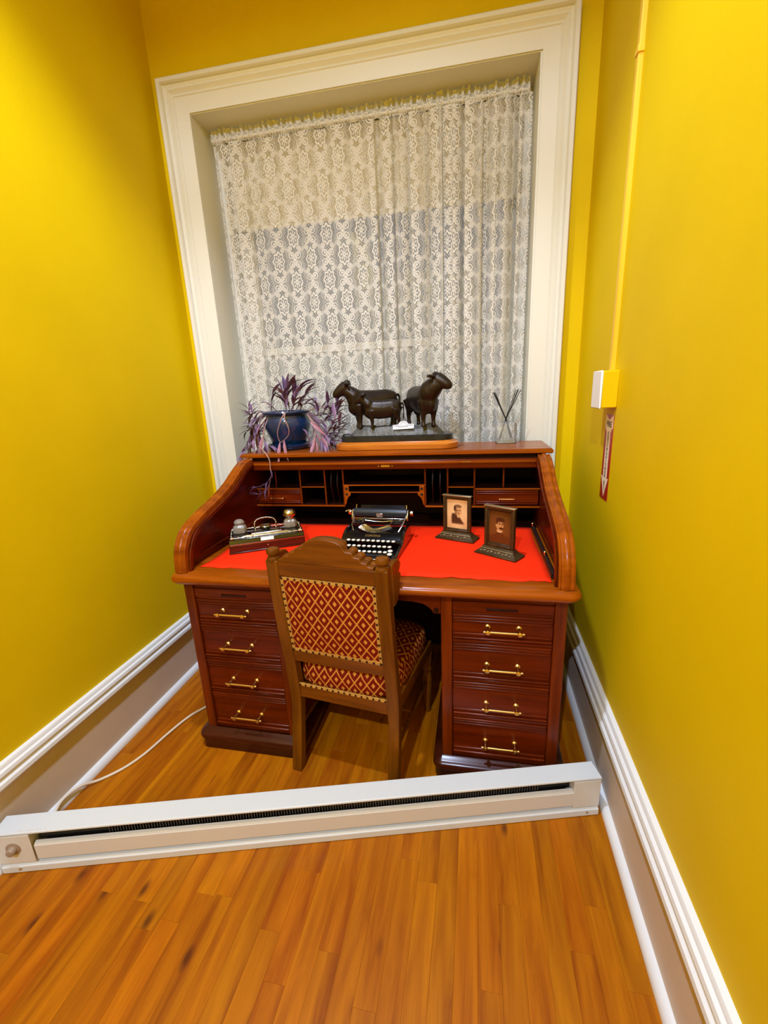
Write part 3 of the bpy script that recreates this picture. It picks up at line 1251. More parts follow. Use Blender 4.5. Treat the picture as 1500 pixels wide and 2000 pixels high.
def rail_x(name, z0, z1, th=.014, hw=HW - .02, off=0, mat='oak_chair_x', bev=.003):
    b = MB()
    ya, yb = back_y(z0) + off, back_y(z1) + off
    b.add([(-hw, ya - th, z0), (hw, ya - th, z0), (hw, ya + th, z0), (-hw, ya + th, z0), (-hw, yb - th, z1), (hw, yb - th, z1), (hw, yb + th, z1), (-hw, yb + th, z1)],
          [(0, 3, 2, 1), (4, 5, 6, 7), (0, 1, 5, 4), (1, 2, 6, 5), (2, 3, 7, 6), (3, 0, 4, 7)])
    return b.build(name, M[mat], ch, bevel=bev)


rail_x('top_rail', .806, .858)
rail_x('lower_rail', .462, .508)
rail_x('seat_rail', .300, .352, .013)
# stepped and arched crest
half = [(.168, .857), (.168, .868), (.150, .870), (.146, .880), (.128, .882), (.124, .894), (.104, .897), (.099, .910), (.076, .912), (.068, .926)]
arcp = [(.068 * math.cos(a), .924 + .022 * math.sin(a)) for a in [PI * k / 10 for k in range(1, 10)]]
poly = half + arcp + [(-x, z) for x, z in reversed(half)]
yc = back_y(.9)
cr = MB().prism(poly, 'y', yc - .013, yc + .015).build('crest', M['oak_chair_x'], ch, bevel=.003)
for s in (-1, 1):
    for k, (x, z) in enumerate(((.158, .866), (.136, .878), (.113, .892), (.088, .907))):
        MB().prism([(s * (x - .012), z - .016), (s * (x + .012), z - .016), (s * (x + .012), z - .001), (s * (x + .006), z + .006), (s * (x - .012), z + .006)], 'y', yc + .014, yc + .040).build('carved_scallop', M['oak_chair_x'], cr, bevel=.003)
aw = [(.064 * math.cos(PI * k / 10), .924 + .020 * math.sin(PI * k / 10)) for k in range(11)]
MB().prism(aw + [(-.064, .880), (.064, .880)], 'y', yc + .014, yc + .038).build('carved_arch', M['oak_chair_x'], cr, bevel=.003)

# back upholstery: gently puffed panel on the camera side, border braid and nails
XU = HW - .022


def puffed(z0, z1, hw, off, puff, name, mat, th=.012):
    b = MB()
    NU, NV = 16, 12
    for side in (0, 1):
        for j in range(NV + 1):
            for i in range(NU + 1):
                s, t = i / NU, j / NV
                z = z0 + (z1 - z0) * t
                k = (math.sin(PI * s) ** .5) * (math.sin(PI * t) ** .5)
                b.v.append((-hw + 2 * hw * s, back_y(z) + (off - puff * k if side == 0 else off + th), z))
    N1 = (NU + 1) * (NV + 1)
    for side in (0, 1):
        for j in range(NV):
            for i in range(NU):
                a = side * N1 + j * (NU + 1) + i
                b.f.append((a, a + 1, a + NU + 2, a + NU + 1))
    rim = [i for i in range(NU)] + [NU + j * (NU + 1) for j in range(NV)] + [NV * (NU + 1) + NU - i for i in range(NU)] + [(NV - j) * (NU + 1) for j in range(NV)]
    for k in range(len(rim)):
        p, q = rim[k], rim[(k + 1) % len(rim)]
        b.f.append((p, q, q + N1, p + N1))
    b.m = [0] * len(b.f)
    return b.build(name, mat, ch, smooth=50)


bu = puffed(.509, .805, XU, -.009, .008, 'back_upholstery', M['uph'], .016)


def braid(name, parent, segs, width, nail_gap):
    """gold braid along straight runs on the back plane, and its nails"""
    b = MB()
    nl = MB()
    for (xa, za, xb, zb) in segs:
        L = math.hypot(xb - xa, zb - za)
        n = max(2, int(L / .010))
        tx, tz = (xb - xa) / L, (zb - za) / L
        for i in range(n):
            t0, t1 = i / n, (i + .86) / n
            for t_, in (((t0 + t1) / 2,),):
                x, z = xa + (xb - xa) * t_, za + (zb - za) * t_
                hl = L / n * .52
                wv = width * (.5 if i % 2 else .42)
                y = back_y(z) - .0125
                cs = [(-hl, -wv), (hl, -wv), (hl, wv), (-hl, wv)]
                pts = [(x + tx * a - tz * c, z + tz * a + tx * c) for a, c in cs]
                bb = [(p[0], back_y(p[1]) - .0125 + .004, p[1]) for p in pts] + [(p[0], back_y(p[1]) - .0145, p[1]) for p in pts]
                b.add(bb, [(0, 1, 2, 3), (7, 6, 5, 4), (0, 4, 5, 1), (1, 5, 6, 2), (2, 6, 7, 3), (3, 7, 4, 0)])
        m = max(2, int(L / nail_gap))
        for i in range(m + 1):
            t = i / m
            x, z = xa + (xb - xa) * t, za + (zb - za) * t
            nl.ell((x, back_y(z) - .0155, z), (.0042, .003, .0042), 8, 5)
    o = b.build(name, M['gimp'], parent)
    o['kind'] = 'stuff'
    q = nl.build('upholstery_nails', M['nail'], parent, smooth=40)
    q['kind'] = 'stuff'


e = .006
braid('braid_trim', bu, [(-XU + e, .805 - e, XU - e, .805 - e), (XU - e, .800, XU - e, .514), (XU - e, .509 + e, -XU + e, .509 + e), (-XU + e, .514, -XU + e, .800)], .011, .024)

# seat: rails, cushion, legs
for s in (-1, 1):
    b = MB().prism([(s * .172, .05), (s * .205, .05), (s * .228, .445), (s * .198, .445)], 'z', .300, .352)
    b.build('side_rail', M['oak_chair'], ch, bevel=.003)
MB().box(-.20, .20, .430, .458, .300, .352).build('front_rail', M['oak_chair_x'], ch, bevel=.003)
b = MB()
NU, NV = 14, 14
lay = []
for (z, inset, k) in ((.352, .0, 0), (.385, -.004, 0), (.415, -.002, 0), (.435, .008, 0), (.447, .03, 0), (.455, .07, 0), (.459, .12, 0)):
    ring = []
    for i in range(32):
        a = 2 * PI * i / 32
        cx, cy = math.cos(a), math.sin(a)
        q = (abs(cx) ** 6 + abs(cy) ** 6) ** (-1 / 6)
        ux, uy = cx * q, cy * q
        yy = .248 + uy * (.205 - inset)
        hw = (.188 + (.226 - .188) * (yy - .04) / .42) - inset
        ring.append((ux * hw, yy, z))
    lay.append(ring)
for ring in lay:
    b.v += ring
for j in range(len(lay) - 1):
    for k in range(32):
        b.f.append((j * 32 + k, j * 32 + (k + 1) % 32, (j + 1) * 32 + (k + 1) % 32, (j + 1) * 32 + k))
b.f += [tuple(range(31, -1, -1)), tuple((len(lay) - 1) * 32 + k for k in range(32))]
b.m = [0] * len(b.f)
seat = b.build('seat_cushion', [M['uph'], M['uph_side'], M['uph_seat']], ch, smooth=60)
for p in seat.data.polygons:
    n = p.normal
    p.material_index = 2 if n.z > .6 else (1 if abs(n.x) > abs(n.y) else 0)
bt = MB()
nl = MB()
for i in range(31):
    x = -.166 + .332 * i / 30
    w = .0052 if i % 2 else .0042
    bt.box(x - .0056, x + .0056, .026, .0315, .357 - w, .357 + w)
    if i % 2 == 0:
        nl.ell((x, .025, .357), (.0038, .003, .0038), 8, 5)
o = bt.build('seat_braid', M['gimp'], seat)
o['kind'] = 'stuff'
o = nl.build('upholstery_nails', M['nail'], seat, smooth=40)
o['kind'] = 'stuff'
lp = [(.012, 0), (.015, .012), (.012, .03), (.016, .06), (.021, .10), (.023, .15), (.020, .19), (.014, .205), (.021, .215), (.021, .225), (.015, .235), (.024, .25), (.024, .30)]
for s in (-1, 1):
    MB().lathe(lp, 16, (s * .206, .436, 0)).build('front_leg', M['oak_chair'], ch, smooth=40)
for s in (-1, 1):
    MB().cyl((s * .195, .03, .16), (s * .206, .43, .16), .008, n=10).build('stretcher', M['oak_chair'], ch, smooth=40)
MB().cyl((-.20, .23, .16), (.20, .23, .16), .008, n=10).build('stretcher', M['oak_chair_x'], ch, smooth=40)

# ------------------------------------------------------------------ typewriter
tw = thing('typewriter', 'small black portable typewriter with round ivory keys on the red cloth', 'typewriter', (-.010, -.600, ZD), math.radians(-3.4))
body = [(-.150, .0), (-.158, .004), (-.158, .012), (-.150, .017), (-.062, .030), (-.036, .034), (-.028, .042), (.010, .064), (.030, .068), (.095, .070), (.120, .060), (.125, .0)]
b = MB()
for s in (-1, 1):
    b.prism(body, 'x', s * .118, s * .130)
b.box(-.118, .118, -.145, .120, .001, .010)
tb = b.build('frame', M['black_gloss'], tw, bevel=.004)
fp = MB().prism([(-.036, .030), (-.030, .040), (.004, .060), (.010, .058), (.010, .03)], 'x', -.118, .118)
fpo = fp.build('front_plate', M['black_gloss'], tw, bevel=.002)
ang = math.atan2(.020, .034)
text_mesh('lettering', 'CORONA', .0135, M['dull_brass'], fpo, (.0, -.0135, .0507), (ang, 0, 0), .0004, .0002, 1.15)
nb = MB().prism([(-.164, .001), (-.164, .010), (-.152, .014), (-.150, .001)], 'x', -.10, .105)
nbo = nb.build('front_bar', M['black_gloss'], tw, bevel=.002)
text_mesh('lettering', 'Corona', .009, M['dull_brass'], nbo, (-.02, -.1648, .0055), (math.radians(80), 0, 0), .0003, .0001)
# keys
for r, (y, z, x0, n) in enumerate(((-.046, .040, -.092, 10), (-.085, .031, -.098, 10), (-.122, .023, -.086, 9))):
    for k in range(n):
        x = x0 + k * .0206
        ky = MB().lathe([(.0074, -.0015), (.0080, 0), (.0080, .0022), (.0070, .0034), (.0066, .0030)], 12).build('key', M['key_white'], tw, smooth=40, loc=(x, y, z))
        q = MB().cyl((0, 0, -.002), (0, .012, -.016), .0012, n=6)
        q.lathe([(.0079, -.002), (.0086, -.001), (.0086, .0016), (.0081, .0022)], 12)
        q.build('key_stem', M['nickel'], ky, smooth=40)
for x, y, z in ((.098, -.117, .027), (.100, -.136, .021), (-.112, -.078, .034)):
    MB().lathe([(.009, 0), (.0098, .001), (.0096, .003), (.0085, .0042)], 14).build('shift_key', M['key_white'], tw, smooth=40, loc=(x, y, z))
MB().tube([(-.075, -.145, .018), (.078, -.145, .018)], .0045, 8).build('space_bar', M['black_matt'], tw, smooth=40)
MB().box(-.118, .118, .004, .118, .040, .052).build('deck', M['black_matt'], tw)
q = MB()
cr_o = [(.080 * math.cos(math.radians(a)), .046 + .050 * math.sin(math.radians(a))) for a in range(188, 353, 8)]
cr_i = [(.050 * math.cos(math.radians(a)), .050 + .024 * math.sin(math.radians(a))) for a in range(352, 187, -8)]
q.prism(cr_o + cr_i, 'z', .052, .057)
q.build('type_segment', M['black_gloss'], tw)
# fan of type bars
q = MB()
for k in range(31):
    a = math.radians(196 + 148 * k / 30)
    ca, sa = math.cos(a), math.sin(a)
    q.tube([(.074 * ca, .040 + .046 * sa, .060 + .012 * abs(ca)), (.060 * ca, .044 + .034 * sa, .071 + .010 * abs(ca)), (.046 * ca, .048 + .024 * sa, .070 + .012 * abs(ca))], [.0014, .0019, .0014], 5)
tbx = q.build('type_bars', M['nickel'], tw, smooth=40)
tbx['kind'] = 'stuff'
rim = []
for k in range(17):
    a = math.radians(190 + 160 * k / 16)
    rim.append((.062 * math.cos(a), .044 + .034 * math.sin(a), .070 + .012 * abs(math.cos(a))))
MB().tube(rim, .0035, 8).build('type_basket_rim', M['nickel'], tw, smooth=40)
for s in (-1, 1):
    sp_ = MB().lathe([(.026, 0), (.027, .002), (.027, .008), (.024, .010), (.006, .0105), (.004, .014)], 20, (s * .083, .070, .078)).build('ribbon_spool', M['black_gloss'], tw, smooth=40)
    MB().tube([(s * .096, .03, .055), (s * .108, .05, .075), (s * .112, .09, .094), (s * .118, .11, .108)], .0032, 8).build('carriage_bracket', M['nickel'], tw, smooth=40)
    MB().tube([(s * .06, .05, .085), (s * .066, .07, .094), (s * .064, .09, .098)], .0022, 6).build('ribbon_guide', M['nickel'], tw, smooth=40)
MB().lathe([(.006, -.118), (.017, -.116), (.0175, -.112), (.0175, .112), (.017, .116), (.006, .118)], 24, (0, .118, .112), 'x').build('platen', M['rubber'], tw, smooth=40)
q = MB().box(-.122, .122, .100, .106, .086, .092).box(-.122, .122, .138, .150, .090, .098)
q.build('carriage_rail', M['nickel'], tw, bevel=.001)
MB().prism([(.132, .098), (.150, .098), (.168, .132), (.162, .134)], 'x', -.100, .100).build('paper_table', M['black_gloss'], tw, bevel=.002)
for s in (-1, 1):
    MB().prism([(.092, .084), (.142, .084), (.146, .108), (.132, .126), (.110, .126), (.094, .106)], 'x', s * .118, s * .124).build('carriage_end', M['nickel'], tw, bevel=.002)
    MB().lathe([(.004, 0), (.011, .002), (.012, .008), (.0105, .014), (.004, .016)] if s > 0 else [(.004, 0), (.011, -.002), (.012, -.008), (.0105, -.014), (.004, -.016)], 16,
               (s * .128, .118, .112), 'x').build('platen_knob', M['nickel'], tw, smooth=40)
    MB().tube([(s * .110, .125, .118), (s * .112, .132, .134), (s * .110, .134, .142)], [.002, .002, .003], 8).build('margin_lever', M['nickel'], tw, smooth=40)
MB().tube([(-.124, .118, .116), (-.138, .108, .124), (-.152, .100, .118)], [.002, .002, .0035], 8).build('return_lever', M['nickel'], tw, smooth=40)
MB().box(-.014, .014, .098, .101, .096, .112).build('type_guide', M['nickel'], tw, bevel=.001)
MB().tube([(-.06, .086, .086), (-.02, .090, .080), (.02, .090, .080), (.06, .086, .086)], .002, 6).build('ribbon_bar', M['nickel'], tw, smooth=40)

# ------------------------------------------------------------------ inkstand
IA = math.radians(29)
ink = thing('inkstand', 'rosewood and ebonized inkstand with silver gallery and cream plaque on the desk', 'inkstand', (-.481, -.602, ZD), IA)


def ipos(x, y, z):
    c, s = math.cos(IA), math.sin(IA)
    return (-.481 + c * x - s * y, -.602 + s * x + c * y, ZD + z)


MB().box(-.1525, .1525, -.075, .075, .004, .036).build('drawer_box', M['box_wood'], ink, bevel=.004)
MB().box(-.1545, .1545, -.077, .077, 0, .006).build('base_molding', M['box_wood'], ink, bevel=.002)
top = MB().prism([(-.072, .036), (-.076, .040), (-.070, .056), (.070, .056), (.076, .040), (.072, .036)], 'x', -.151, .151).build('ebonized_top', M['black_gloss'], ink, bevel=.002)
MB().add([(-.026, -.0762, .0425), (.026, -.0762, .0425), (.026, -.0712, .055), (-.026, -.0712, .055), (-.026, -.0745, .0425), (.026, -.0745, .0425), (.026, -.0695, .055), (-.026, -.0695, .055)],
         [(0, 1, 2, 3), (7, 6, 5, 4), (0, 4, 5, 1), (1, 5, 6, 2), (2, 6, 7, 3), (3, 7, 4, 0)]).build('plaque', M['white_plastic'], top, label='blank cream plaque')
MB().box(-.149, .149, -.0775, -.074, .036, .039).build('silver_stringing', M['silver'], top)
g = MB()
for (xa, ya, xb, yb) in ((-.142, -.064, .142, -.064), (.142, -.064, .142, .064), (.142, .064, -.142, .064), (-.142, .064, -.142, -.064)):
    g.tube([(xa, ya, .062), (xb, yb, .062)], .0018, 6)
    L = math.hypot(xb - xa, yb - ya)
    m = int(L / .026)
    for i in range(m + 1):
        t = i / m
        g.cyl((xa + (xb - xa) * t, ya + (yb - ya) * t, .055), (xa + (xb - xa) * t, ya + (yb - ya) * t, .063), .0014, n=6)
        g.ell((xa + (xb - xa) * t, ya + (yb - ya) * t, .064), (.0026, .0026, .0026), 6, 5)
g.build('silver_gallery', M['silver'], ink, smooth=40)
for sx in (-1, 1):
    for sy in (-1, 1):
        f = MB()
        for k in range(6):
            a = k * PI / 3
            f.ell((sx * .138 + .006 * math.cos(a), sy * .060 + .006 * math.sin(a), .061), (.0048, .0048, .005), 8, 6)
        f.ell((sx * .138, sy * .060, .064), (.005, .005, .005), 8, 6)
        f.build('corner_floret', M['silver'], ink, smooth=40)
MB().box(-.062, .064, -.018, .026, .056, .061).build('tray_plate', M['silver'], ink, bevel=.003)
for y in (-.050, -.036):
    MB().tube([(-.10, y, .0565), (-.08, y, .058), (.08, y, .058), (.10, y, .0565)], [.001, .0045, .0045, .001], 8).build('pen_rest', M['silver'], ink, smooth=40)
MB().lathe([(.010, .061), (.018, .063), (.022, .070), (.023, .078), (.021, .081), (.016, .080), (.010, .078), (.002, .077)], 20, (.0, .006, 0)).build('seal_pot', M['black_gloss'], ink, smooth=40)
MB().lathe([(.0205, .079), (.022, .081), (.0205, .0835), (.017, .082)], 20, (.0, .006, 0)).build('pot_rim', M['silver'], ink, smooth=40)
hp = [(-.044, .058, .056), (-.046, .062, .076), (-.038, .066, .092), (-.02, .068, .099), (0, .068, .101), (.02, .068, .099), (.038, .066, .092), (.046, .062, .076), (.044, .058, .056)]
hc = catmull(hp, 4)
q = MB().tube(hc, .0026, 8)
for p in hc[::2]:
    q.ell(p, (.0042, .0042, .0042), 7, 5)
q.build('carrying_handle', M['silver'], ink, smooth=40)
MB().ell((.0, -.0775, .022), (.003, .004, .003), 8, 6).build('drawer_knob', M['silver'], ink, smooth=40)

for sx, lbl in ((-1, 'cut glass inkwell with glass lid on the wall side of the inkstand'), (1, 'cut glass inkwell with a round silver lid on the inkstand')):
    iw = thing('inkwell', lbl, 'inkwell', ipos(sx * .106, .034, .0565), IA)
    b = MB()
    ringz = [(.0, .024), (.004, .027), (.016, .0275), (.026, .026), (.034, .020), (.038, .014)]
    n = 16
    for z, r in ringz:
        for k in range(n):
            a = 2 * PI * (k + .5) / n
            q = (abs(math.cos(a)) ** 4 + abs(math.sin(a)) ** 4) ** (-.25)
            f = 1.0 + (.05 if k % 2 else -.04)
            b.v.append((r * q * f * math.cos(a), r * q * f * math.sin(a), z))
    for j in range(len(ringz) - 1):
        for k in range(n):
            b.f.append((j * n + k, j * n + (k + 1) % n, (j + 1) * n + (k + 1) % n, (j + 1) * n + k))
    b.f += [tuple(range(n - 1, -1, -1)), tuple((len(ringz) - 1) * n + k for k in range(n))]
    b.m = [0] * len(b.f)
    b.build('glass_body', M['cut_glass'], iw, smooth=20)
    MB().lathe([(.016, .002), (.018, .006), (.018, .022), (.013, .028), (.010, .034)], 14).build('ink', M['ink_brown'], iw, smooth=40)
    if sx > 0:
        MB().lathe([(.013, .037), (.017, .040), (.018, .046), (.026, .050), (.029, .058), (.027, .068), (.020, .076), (.010, .079), (.002, .080)], 20).build('silver_lid', M['silver'], iw, smooth=40)
    else:
        MB().lathe([(.014, .037), (.021, .040), (.022, .046), (.017, .054), (.010, .058), (.002, .059)], 10).build('glass_lid', M['cut_glass'], iw, smooth=20)
        MB().lathe([(.0145, .035), (.017, .037), (.017, .040), (.014, .041)], 16).build('silver_collar', M['silver'], iw, smooth=40)


# ------------------------------------------------------------------ two photograph stands
def sm(x, a, b):
    t = max(0, min(1, (x - a) / (b - a)))
    return t * t * (3 - 2 * t)


def mixc(a, b, t):
    return tuple(p + (q - p) * t for p, q in zip(a, b))


def oval(s, t, cx, cy, rx, ry, soft=.25):
    d = math.hypot((s - cx) / rx, (t - cy) / ry)
    return 1 - sm(d, 1 - soft, 1 + soft)


def portrait_pale(s, t):
    c = mixc((226, 190, 132), (204, 164, 106), sm(abs(s - .5) + abs(t - .5), .3, .95))
    # shoulders in a dark coat, fading out below
    sh = sm(t, .14, .22) * (1 - sm(t - (.44 + .10 * (1 - s)), -.02, .03))
    lft = .16 + .28 * max(0, t - .22) - .0
    rgt = .84 - .95 * max(0, t - .20)
    sh *= sm(s, lft - .02 + .30 * max(0, .40 - t), lft + .08 + .30 * max(0, .40 - t)) * (1 - sm(s, rgt - .10, rgt + .02))
    c = mixc(c, (58, 36, 18), sh * .92)
    c = mixc(c, (214, 176, 118), oval(s, t, .55, .43, .055, .05, .3))            # collar
    c = mixc(c, (206, 162, 102), oval(s, t, .55, .60, .150, .165, .12))           # face
    c = mixc(c, (112, 78, 44), .65 * oval(s, t, .44, .57, .055, .12, .5))         # shaded cheek
    c = mixc(c, (120, 92, 58), oval(s, t, .53, .745, .165, .062, .25) * sm(t, .69, .72))  # greying hair
    c = mixc(c, (66, 42, 22), oval(s, t, .395, .68, .05, .085, .3))
    for ex in (.50, .61):
        c = mixc(c, (52, 32, 18), .9 * oval(s, t, ex, .625, .035, .016, .5))
    c = mixc(c, (112, 76, 42), .7 * oval(s, t, .565, .565, .016, .05, .6))
    c = mixc(c, (84, 50, 30), .8 * oval(s, t, .565, .515, .05, .012, .5))
    return c


def portrait_brown(s, t):
    c = mixc((104, 66, 24), (70, 44, 14), sm(math.hypot(s - .45, t - .45), .25, .75))
    sh = sm(.40 - abs(s - .5) * .42 - t, -.02, .06)
    c = mixc(c, (84, 48, 16), sh * .95)
    c = mixc(c, (214, 182, 132), oval(s, t, .49, .405, .13, .055, .2) * sm(.44 + .2 * (s - .49) - t, -.02, .03))   # white collar
    c = mixc(c, (190, 142, 82), oval(s, t, .50, .555, .150, .165, .12))          # face
    c = mixc(c, (180, 134, 76), oval(s, t, .345, .55, .025, .045, .3))            # ear
    c = mixc(c, (62, 38, 16), oval(s, t, .52, .715, .19, .075, .18) * sm(t, .64, .68))  # hair
    c = mixc(c, (70, 42, 18), oval(s, t, .385, .665, .045, .08, .3))
    c = mixc(c, (48, 28, 12), oval(s, t, .56, .475, .105, .030, .3))              # moustache
    c = mixc(c, (120, 78, 40), .6 * oval(s, t, .60, .43, .08, .03, .5))
    for ex in (.49, .60):
        c = mixc(c, (44, 26, 12), .9 * oval(s, t, ex, .595, .032, .015, .5))
        c = mixc(c, (58, 34, 16), .8 * oval(s, t, ex, .625, .045, .010, .5))
    c = mixc(c, (128, 86, 46), .7 * oval(s, t, .565, .54, .018, .045, .6))
    for by in (.14, .22):
        c = mixc(c, (140, 96, 50), .7 * oval(s, t, .52, by, .014, .010, .5))
    return c


def print_plane(name, fn, w, h, nx, ny, mat, parent, loc, rot):
    b = MB()
    for j in range(ny + 1):
        for i in range(nx + 1):
            b.v.append((-w / 2 + w * i / nx, 0, -h / 2 + h * j / ny))
    for j in range(ny):
        for i in range(nx):
            a = j * (nx + 1) + i
            b.f.append((a, a + 1, a + nx + 2, a + nx + 1))
            b.m.append(0)
    o = b.build(name, mat, parent, loc=loc, rot=rot)
    at_ = o.data.color_attributes.new('print', 'FLOAT_COLOR', 'POINT')
    for k, v in enumerate(o.data.vertices):
        i, j = k % (nx + 1), k // (nx + 1)
        at_.data[k].color = lin(*fn(i / nx, j / ny))
    return o


M['print'] = painted_attr('photograph_print', .3, .25)


def photo_stand(label, loc, rz, fn):
    r = thing('picture_frame', label, 'picture frame', loc, rz, 'photograph stands on the desk')
    W, D = .171, .074
    levels = [(0, W / 2, D / 2), (.006, W / 2, D / 2), (.008, W / 2 - .004, D / 2 - .004), (.020, W / 2 - .018, D / 2 - .018), (.023, W / 2 - .018, D / 2 - .018), (.025, W / 2 - .021, D / 2 - .021), (.030, W / 2 - .023, D / 2 - .023)]
    b = MB()
    for z, x, y in levels:
        b.v += [(-x, -y, z), (x, -y, z), (x, y, z), (-x, y, z)]
    for j in range(len(levels) - 1):
        for k in range(4):
            b.f.append((j * 4 + k, j * 4 + (k + 1) % 4, (j + 1) * 4 + (k + 1) % 4, (j + 1) * 4 + k))
    b.f += [(3, 2, 1, 0), tuple((len(levels) - 1) * 4 + k for k in range(4))]
    b.m = [0] * len(b.f)
    base = b.build('base', M['frame'], r, bevel=.001, seg=1)
    q = MB()                                   # worn silver relief along the front slope
    sl = Vector((0, .014, .012)).normalized()
    for k in range(9):
        x = -.060 + k * .015
        p = Vector((x, -.0265, .0142))
        if k % 2:
            pts = [p + Vector((.005 * math.cos(a), 0, 0)) + sl * (.005 * math.sin(a)) for a in [PI * i / 6 - .4 for i in range(9)]]
        else:
            pts = [p + Vector((-.003, 0, 0)) - sl * .004, p + sl * .004, p + Vector((.004, 0, 0)) + sl * .001]
        q.tube(pts, .0011, 5)
    q.tube([(-.066, -.0205, .0225), (.066, -.0205, .0225)], .0012, 5)
    q.build('silver_relief', M['frame_silver'], base, smooth=40)
    fw, z0, z1, th, bw = .061, .028, .184, .008, .012
    f = MB()
    f.box(-fw, -fw + bw, -th, th, z0, z1).box(fw - bw, fw, -th, th, z0, z1).box(-fw + bw, fw - bw, -th, th, z0, z0 + bw).box(-fw + bw, fw - bw, -th, th, z1 - bw, z1)
    fo = f.build('frame', M['frame'], r, bevel=.0025)
    inn = MB()
    iw_ = fw - bw
    inn.box(-iw_, -iw_ + .004, -.004, .004, z0 + bw, z1 - bw).box(iw_ - .004, iw_, -.004, .004, z0 + bw, z1 - bw)
    inn.box(-iw_, iw_, -.004, .004, z0 + bw, z0 + bw + .004).box(-iw_, iw_, -.004, .004, z1 - bw - .004, z1 - bw)
    inn.build('inner_edge', M['frame'], fo, bevel=.001, seg=1)
    MB().box(-fw - .002, fw + .002, -th - .002, th + .002, z1 - .002, z1 + .003).build('frame_cap', M['frame_silver'], fo, bevel=.0015)
    MB().box(-iw_, iw_, .001, .006, z0 + bw, z1 - bw).build('backing', M['frame'], r)
    print_plane('photograph', fn, 2 * iw_, z1 - z0 - 2 * bw, 60, 84, M['print'], r, (0, .0005, (z0 + z1) / 2), (0, 0, 0))
    return r


photo_stand('dark stand frame with a pale sepia portrait, farther back on the red cloth', (.320, -.472, ZD), math.radians(-21), portrait_pale)
photo_stand('dark stand frame with a brown portrait of a moustached man, nearer the desk side', (.482, -.650, ZD), math.radians(-33), portrait_brown)

# dark rod along the side panel
rod = thing('wooden_rod', 'thin dark rod with brass pins lying along the desk side panel', 'rod', (.642, -.60, ZD))
MB().tube([(.0, .265, .0095), (.0, -.255, .0095)], .009, 12).build('shaft', M['rod'], rod, smooth=40)
for y in (.262, -.088):
    MB().tube([(-.004, y, .017), (-.004, y, .026)], .0028, 8).ell((-.004, y, .028), (.0055, .0055, .0055), 10, 8).build('brass_pin', M['brass'], rod, smooth=40)

# ------------------------------------------------------------------ things on the top shelf
ZT2 = 1.128
sc = thing('cattle_sculpture', 'dark bronze sculpture of a cow, calf and bull on a honey wood base', 'sculpture', (.028, -.200, ZT2))


def rounded_rect(hx, hy, r, n=5):
    out = []
    for cx, cy, a0 in ((hx - r, hy - r, 0), (-hx + r, hy - r, 90), (-hx + r, -hy + r, 180), (hx - r, -hy + r, 270)):
        for k in range(n + 1):
            a = math.radians(a0 + 90 * k / n)
            out.append((cx + r * math.cos(a), cy + r * math.sin(a)))
    return out


def slab(levels, r, mat, name, n=3):
    b = MB()
    m = None
    for z, hx, hy in levels:
        ring = rounded_rect(hx, hy, r, n)
        m = len(ring)
        b.v += [(x, y, z) for x, y in ring]
    for j in range(len(levels) - 1):
        for k in range(m):
            b.f.append((j * m + k, j * m + (k + 1) % m, (j + 1) * m + (k + 1) % m, (j + 1) * m + k))
    b.f += [tuple(range(m - 1, -1, -1)), tuple((len(levels) - 1) * m + k for k in range(m))]
    b.m = [0] * len(b.f)
    return b.build(name, mat, sc, smooth=30)


slab([(0, .283, .098), (.003, .287, .102), (.024, .288, .103), (.028, .284, .099), (.031, .272, .088), (.036, .270, .086)], .075, M['honey'], 'wooden_base', 4)
slab([(.036, .260, .076), (.038, .262, .078), (.060, .262, .078), (.063, .259, .075)], .06, M['marble'], 'marble_slab', 4)
b = MB()
NR, NA = 7, 56
rr = random.Random(11)
hts = {}
for j in range(NR + 1):
    for k in range(NA):
        a = 2 * PI * k / NA
        q = (abs(math.cos(a)) ** 5 + abs(math.sin(a)) ** 5) ** (-.2)
        f = j / NR
        x, y = .222 * q * f * math.cos(a), .062 * q * f * math.sin(a)
        edge = sm(1 - f, 0, .22)
        h = .063 + edge * (.036 + .005 * math.sin(x * 40 + 1) + .004 * math.sin(y * 90 + x * 30)) + (rr.uniform(-.005, .005) if 0 < j < NR else 0)
        b.v.append((x * (1 + (rr.uniform(-.03, .02) if j == NR else 0)), y, h - (.002 if j == NR else 0)))
for j in range(NR):
    for k in range(NA):
        b.f.append((j * NA + k, j * NA + (k + 1) % NA, (j + 1) * NA + (k + 1) % NA, (j + 1) * NA + k))
b.f.append(tuple(range(NR * NA, NR * NA + NA)))
b.m = [0] * len(b.f)
b.build('bronze_ground', M['rock'], sc, smooth=50)


